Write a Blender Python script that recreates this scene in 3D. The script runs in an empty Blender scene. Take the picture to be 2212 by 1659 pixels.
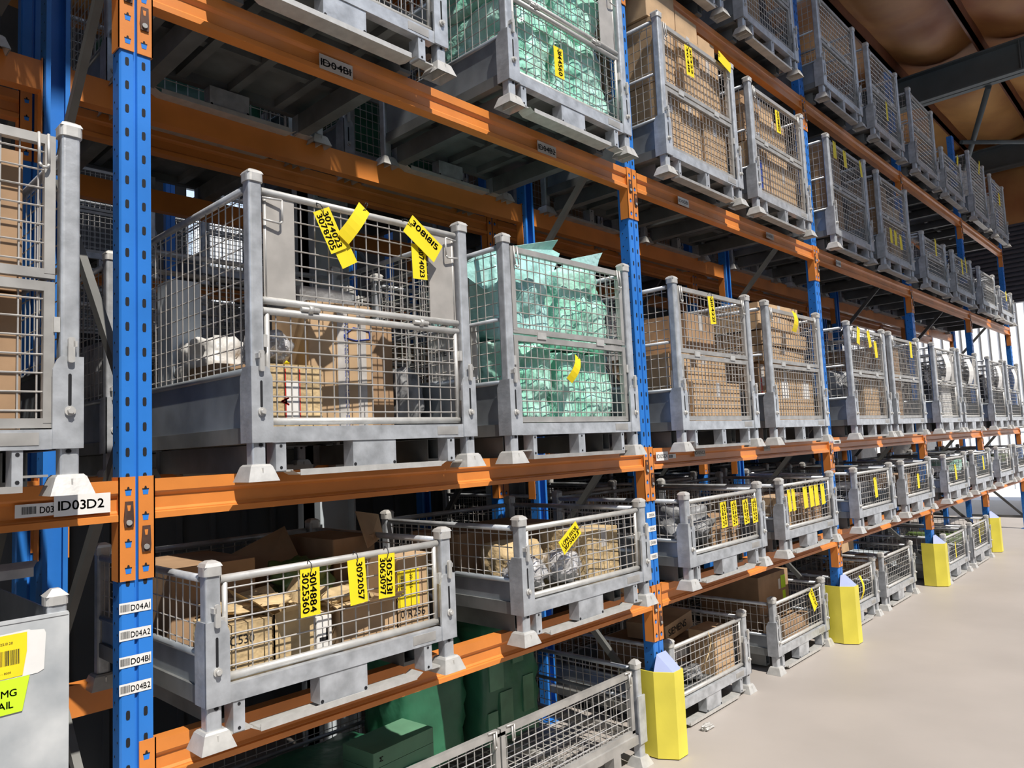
import bpy, bmesh, math, random
from mathutils import Vector, Matrix, noise
random.seed(7)
S = bpy.context.scene
COL = S.collection

# ------------------------------------------------------------------ camera, sky, sun, exposure
def cam_axes(yaw, pitch, roll):
    f = Vector((math.cos(pitch)*math.cos(yaw), math.cos(pitch)*math.sin(yaw), math.sin(pitch)))
    r = Vector((math.sin(yaw), -math.cos(yaw), 0)); u = r.cross(f)
    c, s = math.cos(roll), math.sin(roll)
    return c*r+s*u, -s*r+c*u, f
cr, cu, cf = cam_axes(0.7578707, 0.08351662, -0.0450357)
cam = bpy.data.cameras.new('camera'); co = bpy.data.objects.new('camera', cam); COL.objects.link(co)
co.matrix_world = Matrix(((cr.x, cu.x, -cf.x, -0.821745), (cr.y, cu.y, -cf.y, -2.317702), (cr.z, cu.z, -cf.z, 1.686624), (0, 0, 0, 1)))
cam.sensor_width = 36; cam.lens = 1597.2216/2212*36; cam.clip_start = 0.02; cam.clip_end = 300
S.camera = co
S.view_settings.view_transform = 'Standard'; S.view_settings.look = 'None'; S.view_settings.gamma = 1
S.view_settings.exposure = 0.0
W = bpy.data.worlds.new('sky'); S.world = W; W.use_nodes = True
wn = W.node_tree; wn.nodes.clear()
wo = wn.nodes.new('ShaderNodeOutputWorld'); wb = wn.nodes.new('ShaderNodeBackground')
wt = wn.nodes.new('ShaderNodeTexCoord'); ws = wn.nodes.new('ShaderNodeSeparateXYZ'); wr = wn.nodes.new('ShaderNodeValToRGB')
wn.links.new(wt.outputs['Generated'], ws.inputs[0]); wn.links.new(ws.outputs['Z'], wr.inputs[0])
wr.color_ramp.elements[0].color = (0.74, 0.85, 1.0, 1); wr.color_ramp.elements[1].color = (0.42, 0.60, 0.95, 1)
wr.color_ramp.elements[1].position = 0.8
wn.links.new(wr.outputs[0], wb.inputs[0]); wb.inputs[1].default_value = 1.25
wn.links.new(wb.outputs[0], wo.inputs[0])
sl = bpy.data.lights.new('sun', 'SUN'); so = bpy.data.objects.new('sun', sl); COL.objects.link(so)
sl.energy = 5.6; sl.angle = 0.012; sl.color = (1.0, 0.95, 0.88)
sd = Vector((0.20, 1.0, -1.42)).normalized()
so.rotation_euler = sd.to_track_quat('-Z', 'Y').to_euler(); so.location = (0, -8, 9)

# ------------------------------------------------------------------ materials
def mat(name, c, rough=0.5, metal=0.0, var=0.12, sc=6.0, bump=0.0, bsc=30.0, c2=None, trans=0.0, stretch=None, coat=0.0):
    m = bpy.data.materials.new(name); m.use_nodes = True; t = m.node_tree; b = t.nodes['Principled BSDF']
    tc = t.nodes.new('ShaderNodeTexCoord'); mp = t.nodes.new('ShaderNodeMapping'); t.links.new(tc.outputs['Object'], mp.inputs[0])
    if stretch: mp.inputs['Scale'].default_value = stretch
    n = t.nodes.new('ShaderNodeTexNoise'); n.inputs['Scale'].default_value = sc; n.inputs['Detail'].default_value = 5
    t.links.new(mp.outputs[0], n.inputs['Vector'])
    r = t.nodes.new('ShaderNodeValToRGB'); t.links.new(n.outputs[0], r.inputs[0])
    if c2 is None: c2 = tuple(min(1, x*(1+var)) for x in c); c1 = tuple(x*(1-var) for x in c)
    else: c1 = c
    r.color_ramp.elements[0].position = 0.33; r.color_ramp.elements[1].position = 0.67
    r.color_ramp.elements[0].color = (*c1, 1); r.color_ramp.elements[1].color = (*c2, 1)
    t.links.new(r.outputs[0], b.inputs['Base Color'])
    b.inputs['Roughness'].default_value = rough; b.inputs['Metallic'].default_value = metal
    if trans: b.inputs['Transmission Weight'].default_value = trans
    if coat: b.inputs['Coat Weight'].default_value = coat; b.inputs['Coat Roughness'].default_value = 0.15
    if bump:
        n2 = t.nodes.new('ShaderNodeTexNoise'); n2.inputs['Scale'].default_value = bsc; n2.inputs['Detail'].default_value = 3
        t.links.new(mp.outputs[0], n2.inputs['Vector'])
        bp = t.nodes.new('ShaderNodeBump'); bp.inputs['Strength'].default_value = bump; bp.inputs['Distance'].default_value = 0.02
        t.links.new(n2.outputs[0], bp.inputs['Height']); t.links.new(bp.outputs[0], b.inputs['Normal'])
    return m
GALV = mat('galvanised_steel', (0.47, 0.485, 0.50), 0.36, 0.35, 0.22, 16, 0.05, 60)
GALV2 = mat('galvanised_steel_dull', (0.40, 0.385, 0.36), 0.5, 0.35, 0.16, 12)
WIRE = mat('galvanised_wire', (0.50, 0.48, 0.45), 0.42, 0.5, 0.1, 20)
PAN = mat('dull_steel_underside_shade', (0.16, 0.165, 0.16), 0.6, 0.3, 0.25, 6)  # dull steel, darkened further to carry the shade under the stillages
CAST = mat('pressed_steel_foot', (0.56, 0.545, 0.51), 0.45, 0.35, 0.1, 25, 0.03, 90)
SHEET = mat('galvanised_sheet', (0.30, 0.325, 0.345), 0.38, 0.45, 0.28, 5, 0.05, 12)
PLATE = mat('beige_steel_plate', (0.46, 0.43, 0.39), 0.45, 0.3, 0.1, 14)
ORANGE = mat('orange_paint', (0.64, 0.215, 0.042), 0.42, 0, 0.10, 5, 0.02, 120)
BLUE = mat('blue_paint', (0.028, 0.19, 0.60), 0.36, 0, 0.12, 3, 0.02, 60)
YELLOW = mat('yellow_guard_paint', (0.72, 0.62, 0.07), 0.4, 0, 0.1, 4, 0.03, 10)
LAVENDER = mat('pale_blue_infill', (0.33, 0.38, 0.60), 0.5, 0, 0.06, 8)
CLIP = mat('brown_clip_steel', (0.10, 0.055, 0.04), 0.55, 0.4, 0.25, 40)
BLACK = mat('black_hole', (0.006, 0.006, 0.008), 0.8, 0, 0.05)
TAG = mat('yellow_card', (0.86, 0.66, 0.012), 0.6, 0, 0.05, 10)
INK = mat('black_ink', (0.012, 0.011, 0.012), 0.7, 0, 0.05)
PAPER = mat('white_paper', (0.76, 0.74, 0.70), 0.7, 0, 0.06, 12)
KRAFT = mat('kraft_cardboard', (0.50, 0.335, 0.19), 0.75, 0, 0.14, 7, 0.05, 25)
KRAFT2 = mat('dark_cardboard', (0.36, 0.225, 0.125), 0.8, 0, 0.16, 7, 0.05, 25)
CRUMP = mat('crumpled_kraft', (0.52, 0.38, 0.20), 0.75, 0, 0.16, 10, 0.9, 16)
TAPE = mat('parcel_tape', (0.50, 0.47, 0.44), 0.25, 0, 0.15, 20)
NEON = mat('neon_label', (0.58, 0.86, 0.02), 0.6, 0, 0.04)
GREENBAG = mat('green_bubble_wrap', (0.20, 0.62, 0.42), 0.2, 0, 0.3, 5, 1.0, 15, c2=(0.55, 0.86, 0.74), coat=0.8)
TEALBAG = mat('pale_teal_wrap', (0.30, 0.62, 0.56), 0.22, 0, 0.2, 4, 0.9, 13, c2=(0.50, 0.78, 0.74), coat=0.8)
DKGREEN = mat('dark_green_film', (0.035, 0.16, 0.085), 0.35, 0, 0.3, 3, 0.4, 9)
SILVER = mat('silver_foil', (0.68, 0.67, 0.67), 0.28, 0.45, 0.3, 15, 1.0, 22)
WHITEBAG = mat('white_plastic_bag', (0.62, 0.60, 0.56), 0.4, 0, 0.12, 6, 0.8, 12)
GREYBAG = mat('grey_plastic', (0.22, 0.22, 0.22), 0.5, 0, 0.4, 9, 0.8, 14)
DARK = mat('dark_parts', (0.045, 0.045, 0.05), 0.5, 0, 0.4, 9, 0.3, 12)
LIME = mat('lime_plastic', (0.11, 0.17, 0.05), 0.4, 0, 0.2, 9, 0.4, 12)
BLKPL = mat('black_plastic', (0.02, 0.022, 0.026), 0.35, 0, 0.2, 9)
DKBLUE = mat('dark_blue_sheet', (0.03, 0.045, 0.085), 0.4, 0.2, 0.15, 6)
PALEG = mat('pale_green_film', (.10, .24, .14), .4, 0, .2, 9)
RED = mat('red_print', (0.55, 0.03, 0.02), 0.6); BLUEP = mat('blue_print', (0.03, 0.06, 0.30), 0.6)
CONC = mat('concrete', (0.385, 0.345, 0.31), 0.5, 0, 0.07, 1.1, 0.03, 20)
DWALL = mat('dark_grey_cladding', (0.075, 0.08, 0.085), 0.6, 0, 0.15, 2)
COLM = mat('pale_steel_column', (0.50, 0.55, 0.58), 0.5, 0, 0.08, 4)
ROOFB = mat('foil_insulation', (0.33, 0.105, 0.035), 0.5, 0, 0.2, 0.55, 0.8, 1.6, c2=(0.80, 0.43, 0.14))
RAFTER = mat('grey_rafter_paint', (0.14, 0.165, 0.17), 0.5, 0, 0.1, 3)
WCLAD = mat('white_cladding', (0.90, 0.88, 0.84), 0.5, 0, 0.03, 3)
RIB = mat('dark_rib', (0.16, 0.15, 0.14), 0.6); REDST = mat('red_oxide_steel', (0.17, 0.05, 0.035), 0.5)
DIAG = mat('grey_brace_steel', (0.16, 0.16, 0.15), 0.5, 0.3, 0.15)

# ------------------------------------------------------------------ mesh building
class MB:
    def __init__(s): s.v = []; s.f = []; s.m = []; s.s = []
    def add(s, vs, fs, m=0, sm=False):
        k = len(s.v); s.v += [tuple(v) for v in vs]
        for f in fs: s.f.append([i+k for i in f]); s.m.append(m); s.s.append(sm)
        return s
    def box(s, a, b, m=0):
        (x0, y0, z0), (x1, y1, z1) = a, b
        return s.add([(x0,y0,z0),(x1,y0,z0),(x1,y1,z0),(x0,y1,z0),(x0,y0,z1),(x1,y0,z1),(x1,y1,z1),(x0,y1,z1)],
              [(0,3,2,1),(4,5,6,7),(0,1,5,4),(1,2,6,5),(2,3,7,6),(3,0,4,7)], m)
    def frust(s, a, b, z0, c, d, z1, m=0):           # rectangle a-b at z0 to rectangle c-d at z1
        return s.add([(a[0],a[1],z0),(b[0],a[1],z0),(b[0],b[1],z0),(a[0],b[1],z0),(c[0],c[1],z1),(d[0],c[1],z1),(d[0],d[1],z1),(c[0],d[1],z1)],
              [(0,3,2,1),(4,5,6,7),(0,1,5,4),(1,2,6,5),(2,3,7,6),(3,0,4,7)], m)
    def prism(s, poly, ax, a, b, m=0, sm=False):
        n = len(poly); P = {'x': lambda u, w, t: (t, u, w), 'y': lambda u, w, t: (u, t, w), 'z': lambda u, w, t: (u, w, t)}[ax]
        vs = [P(u, w, a) for u, w in poly]+[P(u, w, b) for u, w in poly]
        s.add(vs, [tuple(range(n))[::-1], tuple(range(n, 2*n))], m)
        k = len(s.v)-2*n
        for i in range(n):
            j = (i+1) % n; s.f.append([k+i, k+j, k+n+j, k+n+i]); s.m.append(m); s.s.append(sm)
        return s
    def bar(s, p, q, r, n=8, m=0, r2=None, cap=True, sm=True):
        p = Vector(p); q = Vector(q); d = (q-p).normalized(); r2 = r if r2 is None else r2
        a = d.orthogonal().normalized() if abs(d.z) < 0.9 else Vector((1, 0, 0)); a = (a-d*a.dot(d)).normalized(); b = d.cross(a)
        off = math.pi/4 if n == 4 else 0
        vs = [p+(a*math.cos(off+2*math.pi*i/n)+b*math.sin(off+2*math.pi*i/n))*r for i in range(n)]
        vs += [q+(a*math.cos(off+2*math.pi*i/n)+b*math.sin(off+2*math.pi*i/n))*r2 for i in range(n)]
        s.add(vs, [(i, (i+1) % n, n+(i+1) % n, n+i) for i in range(n)], m, sm and n > 4)
        if cap:
            k = len(s.v)-2*n; s.f += [[k+i for i in range(n)][::-1], [k+n+i for i in range(n)]]; s.m += [m, m]; s.s += [False, False]
        return s
    def path(s, pts, r, n=6, m=0):
        for p, q in zip(pts, pts[1:]): s.bar(p, q, r, n, m)
        return s
    def wires(s, o, u, w, nu, nw, r, m=0):           # nu wires running along w, nw wires running along u
        o = Vector(o); u = Vector(u); w = Vector(w); nn = u.cross(w).normalized()*r
        for i in range(nu):
            t = (i+0.5)/nu; s.bar(o+u*t-nn*.6, o+u*t+w-nn*.6, r, 4, m, cap=False)
        for i in range(nw):
            t = (i+0.5)/nw; s.bar(o+w*t+nn*.6, o+w*t+u+nn*.6, r, 4, m, cap=False)
        return s
    def build(s, name, mats, parent=None, loc=None):
        me = bpy.data.meshes.new(name); me.from_pydata(s.v, [], s.f)
        if not isinstance(mats, (list, tuple)): mats = [mats]
        for mm in mats: me.materials.append(mm)
        me.polygons.foreach_set('material_index', s.m); me.polygons.foreach_set('use_smooth', s.s)
        bm = bmesh.new(); bm.from_mesh(me); bmesh.ops.recalc_face_normals(bm, faces=bm.faces); bm.to_mesh(me); bm.free()
        o = bpy.data.objects.new(name, me); COL.objects.link(o)
        if parent: o.parent = parent
        if loc: o.location = loc
        return o
def rsq(x0, y0, x1, y1, r=.009, n=3):
    p = []
    for cx, cy, a0 in ((x1-r, y1-r, 0), (x0+r, y1-r, 90), (x0+r, y0+r, 180), (x1-r, y0+r, 270)):
        for i in range(n+1):
            a = math.radians(a0+90*i/n); p.append((cx+r*math.cos(a), cy+r*math.sin(a)))
    return p
def tag(o, label=None, cat=None, group=None, kind=None):
    if label: o['label'] = label
    if cat: o['category'] = cat
    if group: o['group'] = group
    if kind: o['kind'] = kind
    return o
def empty(name, loc=(0, 0, 0), rz=0):
    o = bpy.data.objects.new(name, None); COL.objects.link(o); o.location = loc; o.rotation_euler = (0, 0, rz); o.empty_display_size = .1
    return o
KIDS = {}
def copy_tree(o, parent=None):
    c = o.copy(); COL.objects.link(c); c.parent = parent
    for ch in list(o.children): copy_tree(ch, c)
    return c

# text built from the font's own outlines, one mesh per line of writing
_ch = {}
def char(c):
    if c not in _ch:
        cu_ = bpy.data.curves.new('t', 'FONT'); cu_.body = c; cu_.resolution_u = 3; o = bpy.data.objects.new('t', cu_)
        me = bpy.data.meshes.new_from_object(o)
        xs = [v.co.x for v in me.vertices] or [0, .3]
        _ch[c] = ([tuple(v.co) for v in me.vertices], [tuple(p.vertices) for p in me.polygons], min(xs), max(xs))
        bpy.data.objects.remove(o); bpy.data.curves.remove(cu_); bpy.data.meshes.remove(me)
    return _ch[c]
def write(mb, text, o, xd, yd, h, jit=0.0, m=0, bold=0.0, width=None):
    """text from point o, running along xd with its tops towards yd, cap height h"""
    o = Vector(o); xd = Vector(xd).normalized(); yd = Vector(yd).normalized(); k = h/0.72; x = 0
    adv = []
    for c in text:
        if c == ' ': adv.append((x, 0)); x += .35; continue
        v, f, a, b = char(c); adv.append((x-a, 0)); x += (b-a)+.09
    sx = (width/(x*k)) if width else 1.0
    for c, (x0, _) in zip(text, adv):
        if c == ' ': continue
        v, f, a, b = char(c); ja = random.uniform(-jit, jit); jy = random.uniform(-jit, jit)*.25; sc = 1+random.uniform(-jit, jit)*.4
        for db in ((0, 0), (bold, 0), (0, bold)) if bold else ((0, 0),):
            vs = []
            for p in v:
                px, py = (p[0]-(a+b)/2)*sc, (p[1]-.36)*sc
                px, py = px*math.cos(ja)-py*math.sin(ja)+(a+b)/2+x0+db[0], px*math.sin(ja)+py*math.cos(ja)+.36+jy+db[1]
                vs.append(o+xd*px*k*sx+yd*py*k)
            mb.add(vs, f, m)
    return mb
def bars(mb, o, xd, yd, w, h, n=22, m=0):
    o = Vector(o); xd = Vector(xd).normalized(); yd = Vector(yd).normalized(); x = 0; st = w/(n*1.6)
    while x < w-st:
        b = st*random.choice((.35, .6, 1.0)); p = o+xd*x
        mb.add([p, p+xd*b, p+xd*b+yd*h, p+yd*h], [(0, 1, 2, 3)], m); x += b+st*random.choice((.4, .7))
    return mb

# ------------------------------------------------------------------ levels and bays
P = 2.70; ZC = [0.891, 1.647, 3.247, 4.551]; ZB = [z-.010 for z in ZC]
ORD = ['first', 'second', 'third', 'fourth', 'fifth']
LV = ['lowest', 'second', 'third', 'top']
def bayname(b): return 'left of the nearest upright' if b < 0 else 'in the %s bay' % ORD[b]

# ------------------------------------------------------------------ the setting
def struct(name, mb, m): o = mb.build(name, m); o['kind'] = 'structure'; return o
struct('floor', MB().box((-16, -14, -.12), (18.6, 9, 0)), CONC)
YARD = mat('pale_concrete_yard', (0.72, 0.70, 0.68), 0.7, 0, 0.05, .5)
struct('ground', MB().box((18.6, -60, -.16), (90, 60, -.02)).box((-60, -60, -.16), (18.6, -14, -.03)), YARD)
mb = MB()                                            # roof with sagging foil batts between purlins
def roof_sheet(x0, x1, y0, y1):
    nx = max(2, int((x1-x0)/.16)); ny = max(2, int((y1-y0)/.2)); vs = []; fs = []
    for i in range(nx+1):
        for j in range(ny+1):
            x = x0+(x1-x0)*i/nx; y = y0+(y1-y0)*j/ny
            s = abs(math.sin(math.pi*(y+2.6)/1.25)); s2 = abs(math.sin(math.pi*(x+.4)/1.7))
            z = 7.98-.13*s-.10*s2*s+.05*noise.noise(Vector((x*1.3, y*1.3, 0)))
            vs.append((x, y, z))
    for i in range(nx):
        for j in range(ny):
            a = i*(ny+1)+j; fs.append((a, a+1, a+ny+2, a+ny+1))
    mb.add(vs, fs, 0, True); mb.box((x0, y0, 8.02), (x1, y1, 8.1))
roof_sheet(-9, 18.6, -2.35, 3.0); roof_sheet(-9, 18.6, 5.0, 9); roof_sheet(-9, -1.5, 3.0, 5.0); roof_sheet(5.2, 18.6, 3.0, 5.0)  # gap left out of view to let sky light onto the far row
roof_sheet(5.0, 10.6, -3.8, -2.35); roof_sheet(14, 18.6, -6.5, -2.35)  # first sheet is an unseen extension added to shade the third and fourth bays
mb.box((-12, -18, 7.9), (18.6, -7.9, 8.1))  # unseen roof over the far side, added to narrow the sky opening
struct('ceiling', mb, ROOFB)
for i, y in enumerate((-2.38, -1.35, -.1, 1.15, 2.4, 3.65, 4.9, 6.15, 7.4)):
    struct('trim_%d' % (i+1), MB().box((-9, y-.03, 7.74), (18.6, y+.03, 7.98)).box((-9, y-.03, 7.74), (18.6, y+.06, 7.76)), mat('purlin_%d' % i, (0.20, 0.075, 0.04), .5))
for i, x in enumerate((-6.9, -1.9, 8.1, 13.1, 18.1)):  # grey I-section rafters
    m_ = MB().box((x-.012, -2.6, 7.22), (x+.012, 9, 7.74)).box((x-.13, -2.6, 7.22), (x+.13, 9, 7.245)).box((x-.13, -2.6, 7.715), (x+.13, 9, 7.74))
    for y in (-2.2, -.6, 1.8, 3.4): m_.box((x-.11, y, 7.245), (x+.11, y+.02, 7.715))
    if x == 8.1: m_ = MB().box((x-.012, 2.4, 7.22), (x+.012, 9, 7.74)).box((x-.13, 2.4, 7.22), (x+.13, 9, 7.245))
    struct('trim_%d' % (i+20), m_, RAFTER)
m_ = MB().bar((13.2, -.1, 7.2), (16.6, 1.3, 6.1), .05, 6).bar((14.2, .55, 6.75), (17.6, -1.6, 7.0), .04, 6)
struct('trim_30', m_, RAFTER)
mb = MB()                                            # end wall over the door
mb.box((18.45, -9, 6.05), (18.6, 9, 8.1), 1).box((18.5, -9, 4.35), (18.6, 9, 6.05), 0)
z = 4.4
while z < 6.0: mb.box((18.44, -9, z), (18.5, 9, z+.05), 0); z += .1
mb.box((18.4, -9, 4.32), (18.6, 9, 4.38), 0)
struct('wall_end', mb, [mat('dark_ribbed_panel', (0.09, 0.085, 0.10), .55), ROOFB])
struct('trim_40', MB().box((18.3, 4.6, 0), (18.7, 9, 4.4)).box((18.4, 2.9, 0), (18.6, 3.1, 4.4)), RAFTER)
mb = MB()                                            # back wall of the shed; unseen left wall added to darken the inside
mb.box((-9, 8.9, 0), (18.6, 9, 4.1)).box((-9, 8.9, 4.1), (3.9, 9, 8)).box((5.0, 8.9, 4.1), (18.6, 9, 8)).box((3.9, 8.9, 5.9), (5.0, 9, 8))
for i in range(138): mb.box((-9+i*.2, 8.86, 0), (-8.96+i*.2, 8.9, 2.1))
struct('wall_back', mb, DWALL)
struct('wall_left_blocker', MB().box((-9.1, -3, 0), (-9, 9, 8)), DWALL)
struct('wall_sky_blocker', MB().box((-12, -14.2, 0), (18.6, -14, 8)), mat('sky_blocker_dark', (0.12, 0.115, 0.11), .7, 0, .1, 1))  # unseen wall added across the aisle to keep low sky light out
mb = MB().box((-3.0, 2.2, 0), (8.0, 2.26, 2.42))
for i in range(55): mb.box((-3+i*.2, 2.175, 0), (-2.97+i*.2, 2.2, 2.42))
struct('wall_partition', mb, DWALL)
mb = MB()                                            # white ribbed building beyond the door
mb.box((0, -24, 0), (.4, 30, 11), 0)
for i in range(180): mb.box((-.05, -24+i*.3, 0), (0, -23.972+i*.3, 11), 1)
o = struct('wall_outside', mb, [WCLAD, RIB]); o.location = (29, 2, 0); o.rotation_euler.z = .62
mb = MB()
for i in range(30): mb.bar((22.3, -6+i*.45, -.02), (22.3, -6+i*.45, 1.5), .015, 6)
mb.bar((22.3, -6, 1.45), (22.3, 7.05, 1.45), .025, 6).bar((22.3, -6, .15), (22.3, 7.05, .15), .025, 6)
tag(mb.build('yard_fence', COLM), 'pale bar fence standing in the bright yard beyond the end of the racks', 'fence')
for i, (x, y, w) in enumerate(((1.62, 1.55, .12), (3.35, 1.75, .10), (3.95, 2.05, .11))):
    struct('trim_%d' % (50+i), MB().box((x-w, y-.06, 0), (x+w, y+.06, 7.3)).box((x-w, y-.12, 0), (x-w+.012, y+.12, 7.3)).box((x+w-.012, y-.12, 0), (x+w, y+.12, 7.3)), COLM)

# ------------------------------------------------------------------ rack frames and beams
UW = .045
def upright(mb, y0, y1, h, slots=True):
    d = 1 if y1 > y0 else -1; yf = y0
    g = .006
    pf = [(-UW, 0), (-UW+.005, -.0), (-g, 0), (-.003, .010), (.003, .010), (g, 0), (UW, 0), (UW, .012), (UW-.004, .07), (UW-.02, .07), (UW-.02, .066), (UW-.008, .066), (UW-.008, .014), (-UW+.008, .014), (-UW+.008, .066), (-UW+.02, .066), (-UW+.02, .07), (-UW+.004, .07)]
    pf[0] = (-UW, .006)
    mb.prism([(x, yf+d*y) for x, y in pf], 'z', .012, h)
    if slots:
        z = .15
        while z < h-.05:
            for sx in (-.024, .024):
                e = .0008
                for (yy) in (yf-d*e,):
                    q = [(sx-.0035, z-.013), (sx+.0035, z-.013), (sx+.0055, z-.008), (sx+.0055, z+.008), (sx+.0035, z+.013), (sx-.0035, z+.013), (sx-.0055, z+.008), (sx-.0055, z-.008)]
                    mb.add([(x, yy, zz) for x, zz in q], [tuple(range(8))], 1)
            for sy, dz in ((.022, .0), (.05, .03)):
                q = [(yf+d*sy+.004*math.cos(a*math.pi/3), z+dz+.004*math.sin(a*math.pi/3)) for a in range(6)]
                mb.add([(-UW-.0012+(.0045*(sy-.006)/.06), yy, zz) for yy, zz in q], [tuple(range(6))], 1)
            z += .0747
    mb.box((-.07, min(yf, yf+d*.09)-.01, 0), (.07, max(yf, yf+d*.09)+.01, .012))
def make_frame(h, slots=True):
    r = empty('storage_rack')
    a = MB(); upright(a, 0, .07, h, slots); a.build('front_upright', [BLUE, BLACK], r)
    a = MB(); upright(a, .86, .79, h, slots); a.build('rear_upright', [BLUE, BLACK], r)
    for z0, z1, f in ((.2, .95, 1), (.97, 1.83, 0), (1.87, 2.76, 1), (2.80, 3.58, 0), (3.62, 4.5, 1), (4.54, 5.2, 0)):
        y0, y1 = (.06, .80) if f else (.80, .06)
        a = MB(); p = Vector((0, y0, z0)); q = Vector((0, y1, z1)); n_ = (q-p).normalized().cross(Vector((1, 0, 0)))*.018
        a.add([p-n_+Vector((-.012, 0, 0)), p+n_+Vector((-.012, 0, 0)), q+n_+Vector((-.012, 0, 0)), q-n_+Vector((-.012, 0, 0)), p-n_+Vector((.014, 0, 0)), p+n_+Vector((.014, 0, 0)), q+n_+Vector((.014, 0, 0)), q-n_+Vector((.014, 0, 0))],
              [(0, 1, 2, 3), (0, 4, 5, 1), (3, 2, 6, 7), (0, 3, 7, 4), (1, 5, 6, 2)])
        a.build('diagonal_brace', DIAG, r)
    MB().box((-.014, .06, .17), (.014, .80, .21)).build('horizontal_brace', DIAG, r); MB().box((-.014, .06, 5.2), (.014, .80, 5.24)).build('horizontal_brace', DIAG, r)
    return r
UPN = ['nearest', 'second', 'third', 'fourth', 'fifth', 'sixth']
fr0 = make_frame(5.72)
for i in range(6):
    f = fr0 if i == 0 else copy_tree(fr0)
    f.location = (i*P, 0, 0)
    tag(f, '%s blue slotted rack frame along the aisle, with orange beam brackets' % UPN[i] if i else 'nearest and largest blue slotted rack frame, carrying four white bay labels', 'rack frame', 'blue rack frames beside the aisle')
fr1 = make_frame(5.72, False)
for i in range(6):
    f = fr1 if i == 0 else copy_tree(fr1)
    f.location = (i*P, 1.14, 0)
    tag(f, 'blue frame of the rear rack, behind the %s aisle-side upright' % UPN[i], 'rack frame', 'blue frames of the rear rack')
for i in range(5):
    f = copy_tree(fr1); f.location = (i*P-.6, 5.0, 0)
    tag(f, 'blue rack frame of the far row beyond the dark partition, %s from the left' % (UPN[i] if i else 'first'), 'rack frame', 'blue frames of the far row')

def conn(side, parent, clip, clipz=None):
    # side -1: bracket on the LEFT half of an upright (beam comes from the left); built around upright x=0
    s = side; mb = MB()
    x0, x1 = (.0045, UW+.006) if s > 0 else (-UW-.006, -.0045)
    z1, z0 = 0, -.2986
    mb.box((x0, -.0055, z0), (x1, -.0012, z1))
    xo = x1 if s > 0 else x0
    mb.box((min(xo, xo-s*.004), -.0055, z0), (max(xo, xo-s*.004), .05, z1))
    for k in range(4):
        z = z1-.038-.0747*k
        cx = s*.024; e = -.0062
        mb.add([(cx-.009, e, z), (cx+.009, e, z), (cx+.007, e, z-.016), (cx-.007, e, z-.016)], [(0, 1, 2, 3)], 1)
        mb.add([(cx-.010, e, z+.002), (cx+.010, e, z+.002), (cx+.009, e, z-.002), (cx-.009, e, z-.002)], [(0, 1, 2, 3)], 2)
        mb.add([(cx-.004, e, z+.002), (cx+.004, e, z+.002), (cx+.002, e, z+.009), (cx-.002, e, z+.009)], [(0, 1, 2, 3)], 2)
    o = mb.build('bracket', [ORANGE, BLUE, BLACK], parent)
    if clip:
        z = z1-(.112 if clip == 1 else .186)-.004; cx = s*.024
        c = MB().prism([(cx-.011, z-.03), (cx+.013, z-.03), (cx+.014, z-.01), (cx+.012, z+.045), (cx-.009, z+.045), (cx-.013, z-.01)], 'y', -.011, -.0055)
        c.add([(cx-.003, -.0114, z+.018), (cx+.003, -.0114, z+.018), (cx+.005, -.0114, z+.034), (cx-.005, -.0114, z+.034)], [(0, 1, 2, 3)], 1)
        c.bar((cx, -.011, z-.016), (cx, -.016, z-.016), .008, 10, 2)
        c.build('safety_clip', [CLIP, ORANGE, GALV2], o)
    return o
PROF = [(-.004, 0), (-.004, -.036), (.0, -.042), (.009, -.050), (.009, -.086), (.002, -.093), (.002, -.0965), (-.006, -.099), (-.006, -.117), (.046, -.117), (.046, 0)]
def make_beam(clip=True):
    r = empty('pallet_beam')
    MB().prism([(y, z-.010) for y, z in PROF], 'x', UW+.006, P-UW-.006).build('beam_tube', ORANGE, r)
    conn(1, r, 2 if clip else 0)
    c = conn(-1, r, 1 if clip else 0); c.location.x = P
    return r
bm0 = make_beam(); bm1 = make_beam(False); used = {id(bm0): 0, id(bm1): 0}
def beam(proto, loc, label, group, rz=0):
    o = proto if not used[id(proto)] else copy_tree(proto); used[id(proto)] = 1
    o.location = loc; o.rotation_euler.z = rz; return tag(o, label, 'beam', group)
for l in range(4):
    for b in range(-1, 5):
        if b < 0 and l != 1 and l != 2: continue
        beam(bm0, (b*P, 0, ZC[l]), 'orange aisle-side beam, %s level up, %s' % (LV[l], bayname(b)), 'orange beams facing the aisle')
        beam(bm1, ((b+1)*P, .86, ZC[l]), 'orange inner beam at the back of the front rack, %s level, %s' % (LV[l], bayname(b)), 'orange beams at the back of the front rack', math.pi)
for l in (1, 2, 3):
    for b in range(-1 if l == 2 else 0, 5):
        beam(bm1, (b*P, 1.14, ZC[l]), 'shaded orange front beam of the rear rack, %s level, %s' % (LV[l], bayname(b)), 'shaded orange beams of the rear rack')
        if l == 2: beam(bm1, ((b+1)*P, 2.0, ZC[l]), 'shaded orange back beam of the rear rack, third level, %s' % bayname(b), 'orange back beams of the rear rack', math.pi)
for l, z in ((1, 2.35), (2, 3.45)):
    for b in range(4):
        beam(bm1, (b*P-.6, 5.0, z), 'sunlit orange beam of the far row, %s level, seen through the %s bay' % (('lower', 'upper')[l-1], ORD[b]), 'sunlit orange beams of the far row')

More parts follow.
